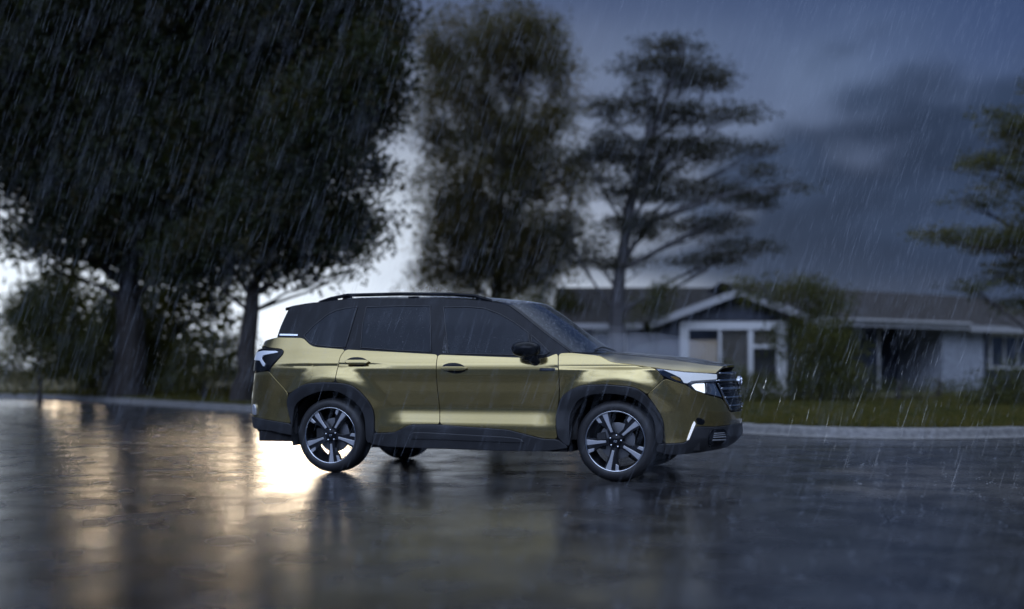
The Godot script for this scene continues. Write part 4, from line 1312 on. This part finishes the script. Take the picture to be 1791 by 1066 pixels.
	for i in 26000:
		var t := r.randf()
		var k: Vector2 = kp[0]
		var x := r.randf_range(-17.0, 16.0)
		for j in kp.size() - 1:
			if kp[j].x <= x and kp[j + 1].x > x:
				k = kp[j]
				break
		xs.append(Transform3D(Basis(Vector3.UP, r.randf() * TAU).scaled(Vector3.ONE * r.randf_range(0.8, 1.5)), Vector3(x, LAWN_Y, k.y - 0.34 - 14.0 * t * t)))
	var mm := MultiMesh.new()
	mm.transform_format = MultiMesh.TRANSFORM_3D
	mm.use_colors = true
	mm.mesh = tuft.mesh()
	mm.instance_count = xs.size()
	var gc := [Color(0.075, 0.085, 0.022), Color(0.11, 0.10, 0.03), Color(0.05, 0.06, 0.02), Color(0.15, 0.13, 0.04)]
	for i in xs.size():
		mm.set_instance_transform(i, xs[i])
		mm.set_instance_color(i, gc[r.randi() % 4])
	var go := MultiMeshInstance3D.new()
	go.name = "grass"
	go.multimesh = mm
	go.material_override = M.leaf
	add_child(go)
	go.set_meta("kind", "stuff")
	tag(go, "short green and straw coloured grass on the lawn behind the kerb", "grass")

# ---------------------------------------------------------------- house
func prism(a: Acc, poly: Array, d: Vector3) -> void:      # a flat outline pushed along d
	var c := Vector3.ZERO
	for p in poly:
		c += p / poly.size()
	for s in [0.0, 1.0]:
		for i in range(1, poly.size() - 1):
			a.flat(poly[0] + d * s, poly[i] + d * s, poly[i + 1] + d * s, d * (s * 2 - 1))
	for i in poly.size():
		var p: Vector3 = poly[i]
		var q: Vector3 = poly[(i + 1) % poly.size()]
		a.quad(p, q, q + d, p + d, (p + q) / 2 - c)

# a roof slope laid in overlapping courses of shingles: from the eave line e0-e1 up to the ridge line r0-r1
func shingle_slope(e0: Vector3, e1: Vector3, r0: Vector3, r1: Vector3, rows: int, m: Material, parent: Node) -> void:
	var a := Acc.new()
	var n := (e1 - e0).cross(r0 - e0).normalized()
	if n.y < 0:
		n = -n
	for k in rows:
		var t0 := float(k) / rows
		var t1 := float(k + 1) / rows
		var A := e0.lerp(r0, t0) + n * 0.030
		var B := e1.lerp(r1, t0) + n * 0.030
		var C := e1.lerp(r1, t1) + n * 0.006
		var D := e0.lerp(r0, t1) + n * 0.006
		a.quad(A, B, C, D, n)
		a.quad(A, B, B - n * 0.03, A - n * 0.03, Vector3(e0.x - r0.x, 0, e0.z - r0.z))
	a.quad(e0 - n * 0.04, e1 - n * 0.04, r1 - n * 0.04, r0 - n * 0.04, -n)
	var o := put(a, "roof_slope", m, parent)

# lap siding: overlapping boards on a wall of the given size, its face at z = 0, outwards +z
func siding(parent: Node, x0: float, x1: float, y0: float, y1: float, z: float, m: Material, holes: Array) -> void:
	var y := y0
	while y < y1 - 0.02:
		var yt := minf(y + 0.17, y1)
		var spans := [[x0, x1]]
		for h in holes:
			if y + 0.02 < h[3] and yt - 0.02 > h[2]:
				var nx := []
				for s in spans:
					if h[0] > s[0]: nx.append([s[0], minf(h[0], s[1])])
					if h[1] < s[1]: nx.append([maxf(h[1], s[0]), s[1]])
				spans = nx
		for s in spans:
			if s[1] - s[0] < 0.03:
				continue
			var a := Acc.new()
			prism(a, [Vector3(s[0], y, z - 0.02), Vector3(s[0], y, z + 0.022), Vector3(s[0], yt - 0.002, z + 0.006), Vector3(s[0], yt - 0.002, z - 0.02)], Vector3(s[1] - s[0], 0, 0))
			put(a, "siding_board", m, parent)
		y += 0.17

func window_unit(parent: Node, x0: float, x1: float, y0: float, y1: float, z: float, cols: int, split: float, blinds: bool, fw := 0.09) -> void:
	var win := sub(parent, "window")
	var a: Acc
	for q in [[x0 - fw, x1 + fw, y1, y1 + fw * 2.0], [x0 - fw, x1 + fw, y0 - fw, y0], [x0 - fw, x0, y0, y1], [x1, x1 + fw, y0, y1]]:
		a = Acc.new()
		a.box(Vector3(q[0], q[2], z - 0.05), Vector3(q[1], q[3], z + 0.055))
		put(a, "window_frame", M.white_trim, win)
	for c in cols:
		var xa := x0 + (x1 - x0) * c / cols
		var xb := x0 + (x1 - x0) * (c + 1) / cols
		if c > 0:
			a = Acc.new()
			a.box(Vector3(xa - 0.035, y0, z - 0.04), Vector3(xa + 0.035, y1, z + 0.03))
			put(a, "mullion", M.white_trim, win)
		if split > 0.0:
			a = Acc.new()
			var ym := lerpf(y0, y1, split)
			a.box(Vector3(xa + 0.036, ym - 0.025, z - 0.04), Vector3(xb - 0.036, ym + 0.025, z + 0.02))
			put(a, "transom", M.white_trim, win)
		a = Acc.new()
		a.box(Vector3(xa + 0.002, y0, z - 0.018), Vector3(xb - 0.002, y1, z - 0.012))
		put(a, "pane", M.house_glass, win)
	if blinds:
		var y := y0 + 0.04
		while y < y1:
			a = Acc.new()
			prism(a, [Vector3(x0, y, z - 0.10), Vector3(x0, y + 0.035, z - 0.065), Vector3(x0, y + 0.038, z - 0.068), Vector3(x0, y + 0.003, z - 0.103)], Vector3(x1 - x0, 0, 0))
			put(a, "slat", M.blind, win)
			y += 0.055

func make_house() -> void:
	var navy := mat(lin(0.030, 0.040, 0.065), 0.55)
	tri_map(navy, 1.7)
	navy.albedo_texture = noise_tex(91, 0.02, 512, [[0.2, Color(0.75, 0.75, 0.75)], [0.8, Color(1, 1, 1)]], 5)
	var pale := mat(lin(0.42, 0.45, 0.50), 0.6)
	tri_map(pale, 1.7)
	pale.albedo_texture = navy.albedo_texture
	M.white_trim = mat(lin(0.58, 0.58, 0.57), 0.5)
	M.grey_trim = mat(lin(0.34, 0.34, 0.34), 0.5)
	M.house_glass = mat(lin(0.03, 0.035, 0.045, 0.12), 0.04)
	M.house_glass.transparency = BaseMaterial3D.TRANSPARENCY_ALPHA
	M.blind = mat(lin(0.70, 0.64, 0.54), 0.6)
	var curtain := mat(lin(0.72, 0.58, 0.40), 0.8)
	var inside := mat(lin(0.05, 0.045, 0.04), 0.8)
	var shingle := mat(lin(0.095, 0.084, 0.076), 0.55)
	tri_map(shingle, 1.1)
	shingle.albedo_texture = noise_tex(93, 0.05, 512, [[0.2, Color(0.5, 0.5, 0.5)], [0.5, Color(0.8, 0.8, 0.8)], [0.85, Color(1, 1, 1)]], 4, FastNoiseLite.TYPE_CELLULAR)
	shingle.normal_enabled = true
	shingle.normal_texture = bump_tex(94, 0.1, 5.0)
	var h := thing("bungalow", "single storey navy bungalow with white trim and brown shingle roof behind the lawn", "house", Vector3(6.9, LAWN_Y, -34.0))
	var a: Acc
	# local: x right, z towards the camera; gable wing front at z = 0, main wing front at z = -2
	var ey := 2.36
	# main wing
	a = Acc.new()
	a.box(Vector3(-4.8, -0.1, -8.6), Vector3(-2.3, ey, -2.05))
	a.box(Vector3(-2.3, -0.1, -8.6), Vector3(2.7, ey, -0.40))
	put(a, "wall", navy, h)
	siding(h, -4.8, -2.3, 0.0, ey, -2.03, navy, [[-4.2, -3.1, 0.9, 2.0]])
	window_unit(h, -4.1, -3.2, 0.95, 1.95, -2.02, 2, 0.0, false)
	shingle_slope(Vector3(-5.3, ey - 0.08, -1.5), Vector3(3.4, ey - 0.08, -1.5), Vector3(-5.3, 3.75, -5.3), Vector3(3.4, 3.75, -5.3), 24, shingle, h)
	shingle_slope(Vector3(-5.3, ey - 0.08, -9.1), Vector3(3.4, ey - 0.08, -9.1), Vector3(-5.3, 3.75, -5.3), Vector3(3.4, 3.75, -5.3), 24, shingle, h)
	a = Acc.new()
	a.box(Vector3(-5.3, ey - 0.24, -1.50), Vector3(-2.55, ey - 0.06, -1.46))
	put(a, "fascia", M.grey_trim, h)
	a = Acc.new()
	prism(a, [Vector3(-4.8, ey, -2.1), Vector3(-4.8, 3.65, -5.3), Vector3(-4.8, ey, -8.5)], Vector3(0.1, 0, 0))
	put(a, "gable_wall", navy, h)
	# gable wing
	var pk := 3.22
	a = Acc.new()
	prism(a, [Vector3(-2.3, ey, -0.05), Vector3(0.12, pk - 0.05, -0.05), Vector3(2.55, ey, -0.05)], Vector3(0, 0, -0.2))
	var gw := put(a, "gable_wall", navy, h)
	siding(h, -2.3, 2.55, 0.0, ey, -0.02, navy, [[-1.60, 1.66, -1.0, 2.35]])
	var yy := ey
	while yy < pk - 0.12:
		var hw := 2.42 * (pk - 0.06 - yy) / (pk - 0.06 - ey)
		a = Acc.new()
		prism(a, [Vector3(0.12 - hw, yy, -0.04), Vector3(0.12 - hw, yy, 0.002), Vector3(0.12 - hw + 0.3, yy + 0.168, -0.014), Vector3(0.12 - hw + 0.3, yy + 0.168, -0.04)], Vector3(hw * 2 - 0.3, 0, 0))
		put(a, "siding_board", navy, gw)
		yy += 0.17
	for s in [-1.0, 1.0]:
		var e := Vector3(0.12 + 2.75 * s, ey - 0.10, 0.42)
		var rk := Vector3(0.12, pk + 0.06, 0.42)
		shingle_slope(e, e + Vector3(0, 0, -5.6), rk, rk + Vector3(0, 0, -5.6), 16, shingle, h)
		a = Acc.new()
		prism(a, [e + Vector3(0, -0.20, 0.01), e + Vector3(0, 0.03, 0.01), rk + Vector3(0, 0.03, 0.01), rk + Vector3(0, -0.20, 0.01)], Vector3(0, 0, 0.035))
		put(a, "rake_board", M.grey_trim, h)
	# the wide white framed window of the gable wing
	a = Acc.new()
	a.box(Vector3(-1.56, 0.0, -0.38), Vector3(1.62, 2.3, -0.36))
	put(a, "room", inside, h)
	var win := sub(h, "wide_window")
	for q in [[-1.64, 1.70, 2.04, 2.30], [-1.64, -1.36, 0.0, 2.04], [1.40, 1.70, 0.0, 2.04], [-1.36, 1.40, 0.0, 0.30]]:
		a = Acc.new()
		a.box(Vector3(q[0], q[2], -0.06), Vector3(q[1], q[3], 0.07))
		put(a, "window_frame", M.white_trim, win)
	for q in [[0.50, 0.66, 0.30, 2.04], [-0.42, -0.34, 0.30, 2.04]]:
		a = Acc.new()
		a.box(Vector3(q[0], q[2], -0.05), Vector3(q[1], q[3], 0.04))
		put(a, "mullion", M.white_trim, win)
	a = Acc.new()
	a.box(Vector3(0.66, 1.46, -0.05), Vector3(1.40, 1.58, 0.03))
	put(a, "transom", M.white_trim, win)
	for q in [[-1.36, -0.42], [-0.34, 0.50], [0.66, 1.40]]:
		a = Acc.new()
		a.box(Vector3(q[0], 0.30, -0.03), Vector3(q[1], 2.04, -0.022))
		put(a, "pane", M.house_glass, win)
	a = Acc.new()
	for k in 18:
		var x0 := -1.36 + k * 0.052
		a.quad(Vector3(x0, 0.3, -0.14 - 0.02 * (k % 2)), Vector3(x0 + 0.052, 0.3, -0.14 - 0.02 * ((k + 1) % 2)), Vector3(x0 + 0.052, 1.72, -0.14 - 0.02 * ((k + 1) % 2)), Vector3(x0, 1.72, -0.14 - 0.02 * (k % 2)), Vector3(0, 0, 1))
	put(a, "curtain", curtain, win)
	var y := 0.34
	while y < 2.0:
		a = Acc.new()
		prism(a, [Vector3(-0.36, y, -0.15), Vector3(-0.36, y + 0.05, -0.10), Vector3(-0.36, y + 0.054, -0.105), Vector3(-0.36, y + 0.004, -0.155)], Vector3(1.02 if y < 1.5 else 1.75, 0, 0))
		put(a, "slat", M.blind, win)
		y += 0.085
	# right wing: turned away to the right
	var g := sub(h, "right_wing")
	g.position = Vector3(2.6, 0, -2.0)
	g.rotation.y = deg_to_rad(33)
	var ly := 2.50
	for q in [[0.0, 4.2, -6.0, -0.05], [4.2, 7.3, -6.0, -1.6], [7.3, 9.8, -6.0, 0.3], [9.8, 16.0, -6.0, -0.05]]:
		a = Acc.new()
		a.box(Vector3(q[0], -0.1, q[2]), Vector3(q[1] - 0.003, ly, q[3]))
		put(a, "wall", pale if q[3] > 0 else navy, g)
	a = Acc.new()
	a.box(Vector3(5.2, 0.0, -1.6), Vector3(6.15, 2.05, -1.54))
	put(a, "door", mat(lin(0.06, 0.055, 0.06), 0.4), g)
	siding(g, 9.8, 16.0, 0.0, ly, -0.02, navy, [[10.5, 13.6, 0.7, 2.2]])
	siding(g, 0.0, 4.2, 0.0, ly, -0.02, navy, [])
	window_unit(g, 10.7, 13.4, 0.9, 2.05, -0.01, 3, 0.0, true, 0.10)
	shingle_slope(Vector3(-0.6, ly - 0.06, 0.75), Vector3(16.5, ly - 0.06, 0.75), Vector3(-0.6, 3.85, -3.0), Vector3(14.5, 3.85, -3.0), 24, shingle, g)
	shingle_slope(Vector3(-0.6, ly - 0.06, -6.6), Vector3(16.5, ly - 0.06, -6.6), Vector3(-0.6, 3.85, -3.0), Vector3(14.5, 3.85, -3.0), 24, shingle, g)
	a = Acc.new()
	a.box(Vector3(-0.3, ly - 0.26, 0.75), Vector3(8.2, ly - 0.04, 0.79))
	put(a, "fascia", M.grey_trim, g)
	a = Acc.new()
	a.box(Vector3(8.25, ly - 0.32, 0.75), Vector3(16.5, ly - 0.08, 0.79))
	put(a, "fascia", M.grey_trim, g)
	a = Acc.new()
	a.tube([Vector3(-0.3, ly - 0.05, 0.84), Vector3(8.2, ly - 0.05, 0.84)], [0.055, 0.055], 8)
	put(a, "gutter", M.grey_trim, g)
	a = Acc.new()
	a.tube([Vector3(4.0, ly - 0.1, 0.80), Vector3(4.0, ly - 0.35, 0.08), Vector3(4.0, 0.1, 0.08)], [0.04, 0.04, 0.04], 8)
	put(a, "downpipe", M.white_trim, g)
	for c in g.get_children():
		var tr: Transform3D = g.transform * c.transform
		g.remove_child(c)
		c.transform = tr
		h.add_child(c, true)
	h.remove_child(g)
	g.free()

# ---------------------------------------------------------------- rain
func make_rain() -> void:
	var drop := Acc.new()
	drop.tube([Vector3(0, -0.5, 0), Vector3(0, -0.3, 0), Vector3(0, 0.1, 0), Vector3(0, 0.5, 0)], [0.15, 1.0, 0.8, 0.1], 5)
	var water := mat(lin(0.70, 0.78, 0.90, 0.12), 0.35)
	water.transparency = BaseMaterial3D.TRANSPARENCY_ALPHA
	var r := RandomNumberGenerator.new()
	r.seed = 7
	var mm := MultiMesh.new()
	mm.transform_format = MultiMesh.TRANSFORM_3D
	mm.mesh = drop.mesh()
	mm.instance_count = 16000
	for i in mm.instance_count:
		var z := -lerpf(2.4, 20.0, pow(r.randf(), 0.6))
		var half := -z * 0.50
		var p := Vector3(r.randf_range(-half, half), 0, z)
		p.y = r.randf_range(0.05, 0.966 - z * 0.36)
		var tilt := Basis(Vector3(0, 0, 1), -0.31 + r.randfn() * 0.05)
		var w := 0.0008 * r.randf_range(0.7, 1.5)
		var l := 0.05 + 0.30 * pow(r.randf(), 2.2)
		mm.set_instance_transform(i, Transform3D(tilt * Basis.from_scale(Vector3(w, l, w)), p))
	var o := MultiMeshInstance3D.new()
	o.name = "rain"
	o.multimesh = mm
	o.material_override = water
	add_child(o)
	o.set_meta("kind", "stuff")
	tag(o, "slanting rain falling all over the street", "rain")
	# drops thrown up where the rain strikes the road
	var ball := Acc.new()
	ball.ellipsoid(Vector3.ZERO, Vector3.ONE, 1.0, 6, 4)
	var sm := MultiMesh.new()
	sm.transform_format = MultiMesh.TRANSFORM_3D
	sm.mesh = ball.mesh()
	sm.instance_count = 9000
	var at := Vector3.ZERO
	for i in sm.instance_count:
		if i % 9 == 0:
			var z := -lerpf(3.5, 17.0, r.randf())
			at = Vector3(r.randf_range(-0.5, 0.5) * -z, 0.0, z)
		var ang := r.randf() * TAU
		var rr := r.randf_range(0.005, 0.03)
		sm.set_instance_transform(i, Transform3D(Basis.from_scale(Vector3(1, 1.8, 1) * r.randf_range(0.0010, 0.0026)), at + Vector3(cos(ang) * rr, 0.006 + r.randf() * 0.04, sin(ang) * rr)))
	var so := MultiMeshInstance3D.new()
	so.name = "rain_splashes"
	so.multimesh = sm
	so.material_override = water
	add_child(so)
	so.set_meta("kind", "stuff")
	tag(so, "tiny drops splashing up from the wet road", "splash")

func sky_image() -> ImageTexture:
	var W := 1024
	var H := 512
	var im := Image.create(W, H, false, Image.FORMAT_RGBF)
	var n1 := FastNoiseLite.new()
	n1.seed = 3
	n1.frequency = 1.6
	n1.fractal_octaves = 5
	var n2 := FastNoiseLite.new()
	n2.seed = 9
	n2.frequency = 5.0
	n2.fractal_octaves = 5
	var n3 := FastNoiseLite.new()
	n3.seed = 21
	n3.frequency = 9.0
	n3.fractal_octaves = 4
	for y in H:
		var el := PI / 2 - PI * (y + 0.5) / H
		var eld := rad_to_deg(el)
		for x in W:
			var az := wrapf(TAU * (x + 0.5) / W, -PI, PI)
			var azd := rad_to_deg(az)
			var d := Vector3(sin(az) * cos(el), sin(el), -cos(az) * cos(el))
			var q := Vector3(d.x, d.y * 2.6, d.z)
			var a := n1.get_noise_3dv(q)
			var b := n2.get_noise_3dv(q)
			var e := maxf(eld, 0.0)
			# dusk blue, paler low down and towards the clear side behind the viewer
			var away := absf(wrapf(azd + 165.0, -180.0, 180.0))
			var back := smoothstep(80.0, 22.0, away + 12.0 * a) * smoothstep(72.0, 40.0, e) * smoothstep(13.0, 30.0, e + 8.0 * b)
			var c := Vector3(0.021, 0.042, 0.116).lerp(Vector3(0.034, 0.062, 0.148), exp(-e / 13.0))
			c += Vector3(0.026, 0.037, 0.052) * exp(-pow((azd - 14.0) / 13.0, 2)) * exp(-pow((e - 14.0) / 4.5, 2)) * (1.0 + 0.8 * b)
			var high := smoothstep(24.0, 50.0, e)
			c = c.lerp(SKY_HIGH * (1.0 + 0.5 * a), high)
			c = c.lerp(SKY_BACK * (1.0 + 0.45 * a + 0.2 * b), back)
			# glow of the set sun, low on the left
			var da := wrapf(azd + 21.0, -180.0, 180.0)
			var g := exp(-pow(e / 12.0, 2.0)) * exp(-pow(da / 27.0, 2.0)) * (1.0 + 0.25 * b)
			c += Vector3(0.84, 0.90, 0.91) * g
			var g2 := exp(-pow(e / 8.5, 1.6)) * exp(-pow(da / 46.0, 2.0))
			c += Vector3(0.115, 0.128, 0.15) * g2
			# storm bank on the right
			var edge := 12.6 + 0.25 * (azd - 14.0) + 3.0 * a + 4.0 * b + 3.0 * n3.get_noise_3dv(q)
			var bank := smoothstep(3.0, 13.0, azd + 8.0 * b) * smoothstep(170.0, 120.0, azd) * smoothstep(edge + 1.6, edge - 3.0, e) * (0.75 + 0.25 * smoothstep(0.0, 6.0, e + 6.0 * b))
			c = c.lerp(Vector3(0.021, 0.034, 0.066) * (1.0 + 1.0 * b), clampf(bank, 0.0, 1.0) * 0.92)
			im.set_pixel(x, y, Color(maxf(c.x, 0.005), maxf(c.y, 0.005), maxf(c.z, 0.005)))
	return ImageTexture.create_from_image(im)

const SKY_HIGH := Vector3(0.55, 0.66, 0.88)
const SKY_BACK := Vector3(1.65, 2.05, 3.10)

func _ready() -> void:
	var cam := Camera3D.new()
	cam.name = "camera"
	var lens := CameraAttributesPhysical.new()
	lens.frustum_near = 0.1
	lens.frustum_far = 900.0
	lens.frustum_focal_length = 105.0
	lens.exposure_aperture = 1.6
	lens.frustum_focus_distance = 9.4
	cam.attributes = lens
	cam.projection = Camera3D.PROJECTION_FRUSTUM
	cam.near = 0.1
	cam.far = 900.0
	cam.size = 0.1 * 1066.0 / 1896.9
	cam.frustum_offset = Vector2(0, 0.1 * (643.7 - 533.0) / 1896.9)
	cam.position = Vector3(0, 0.966, 0)
	add_child(cam)
	cam.make_current()
	cam.projection = Camera3D.PROJECTION_FRUSTUM
	cam.near = 0.1
	cam.size = 0.1 * 1066.0 / 1896.9
	var env := Environment.new()
	env.background_mode = Environment.BG_SKY
	var sky := Sky.new()
	var ps := PanoramaSkyMaterial.new()
	ps.panorama = sky_image()
	sky.sky_material = ps
	env.sky = sky
	env.tonemap_mode = Environment.TONE_MAPPER_LINEAR
	env.tonemap_exposure = 1.2
	env.sdfgi_enabled = true
	env.ssao_enabled = true
	env.ssil_enabled = true
	env.volumetric_fog_enabled = true
	env.volumetric_fog_density = 0.0
	var we := WorldEnvironment.new()
	we.name = "world_environment"
	we.environment = env
	add_child(we)
	var sun := DirectionalLight3D.new()
	sun.name = "sun"
	sun.light_energy = 0.16
	sun.light_angular_distance = 15.0
	sun.light_color = Color(1.0, 0.89, 0.74)
	sun.shadow_enabled = true
	add_child(sun)
	sun.look_at_from_position(Vector3.ZERO, -Vector3(-0.275, 0.080, -0.96))
	make_ground_materials_first()
	make_ground()
	make_house()
	make_plants()
	make_car()
	make_rain()
	make_beads()
	make_spray()

func make_ground_materials_first() -> void:
	M.leaf = mat(Color.WHITE, 0.65)
	M.leaf.metallic_specular = 0.3
	M.leaf.vertex_color_use_as_albedo = true
	M.leaf.backlight_enabled = true
	M.leaf.backlight = Color(1.0, 0.94, 0.48)

# fine spray where the rain bursts on the hood
func make_spray() -> void:
	var fm := FogMaterial.new()
	fm.density = 0.16
	fm.albedo = Color(0.92, 0.95, 1.0)
	for q in [[1.15, 1.13, -10.1, 1.3, 0.34, 1.4], [1.5, 1.08, -9.9, 0.9, 0.30, 1.2], [0.95, 1.17, -10.5, 0.8, 0.42, 0.9], [1.32, 1.12, -10.3, 0.5, 0.40, 0.6]]:
		var f := FogVolume.new()
		f.name = numbered("rain_spray")
		f.shape = RenderingServer.FOG_VOLUME_SHAPE_ELLIPSOID
		f.size = Vector3(q[3], q[4], q[5])
		f.material = fm
		add_child(f)
		f.position = Vector3(q[0], q[1], q[2])
		f.set_meta("kind", "stuff")
		tag(f, "pale spray of rain bursting over the hood", "spray", "spray over the hood")
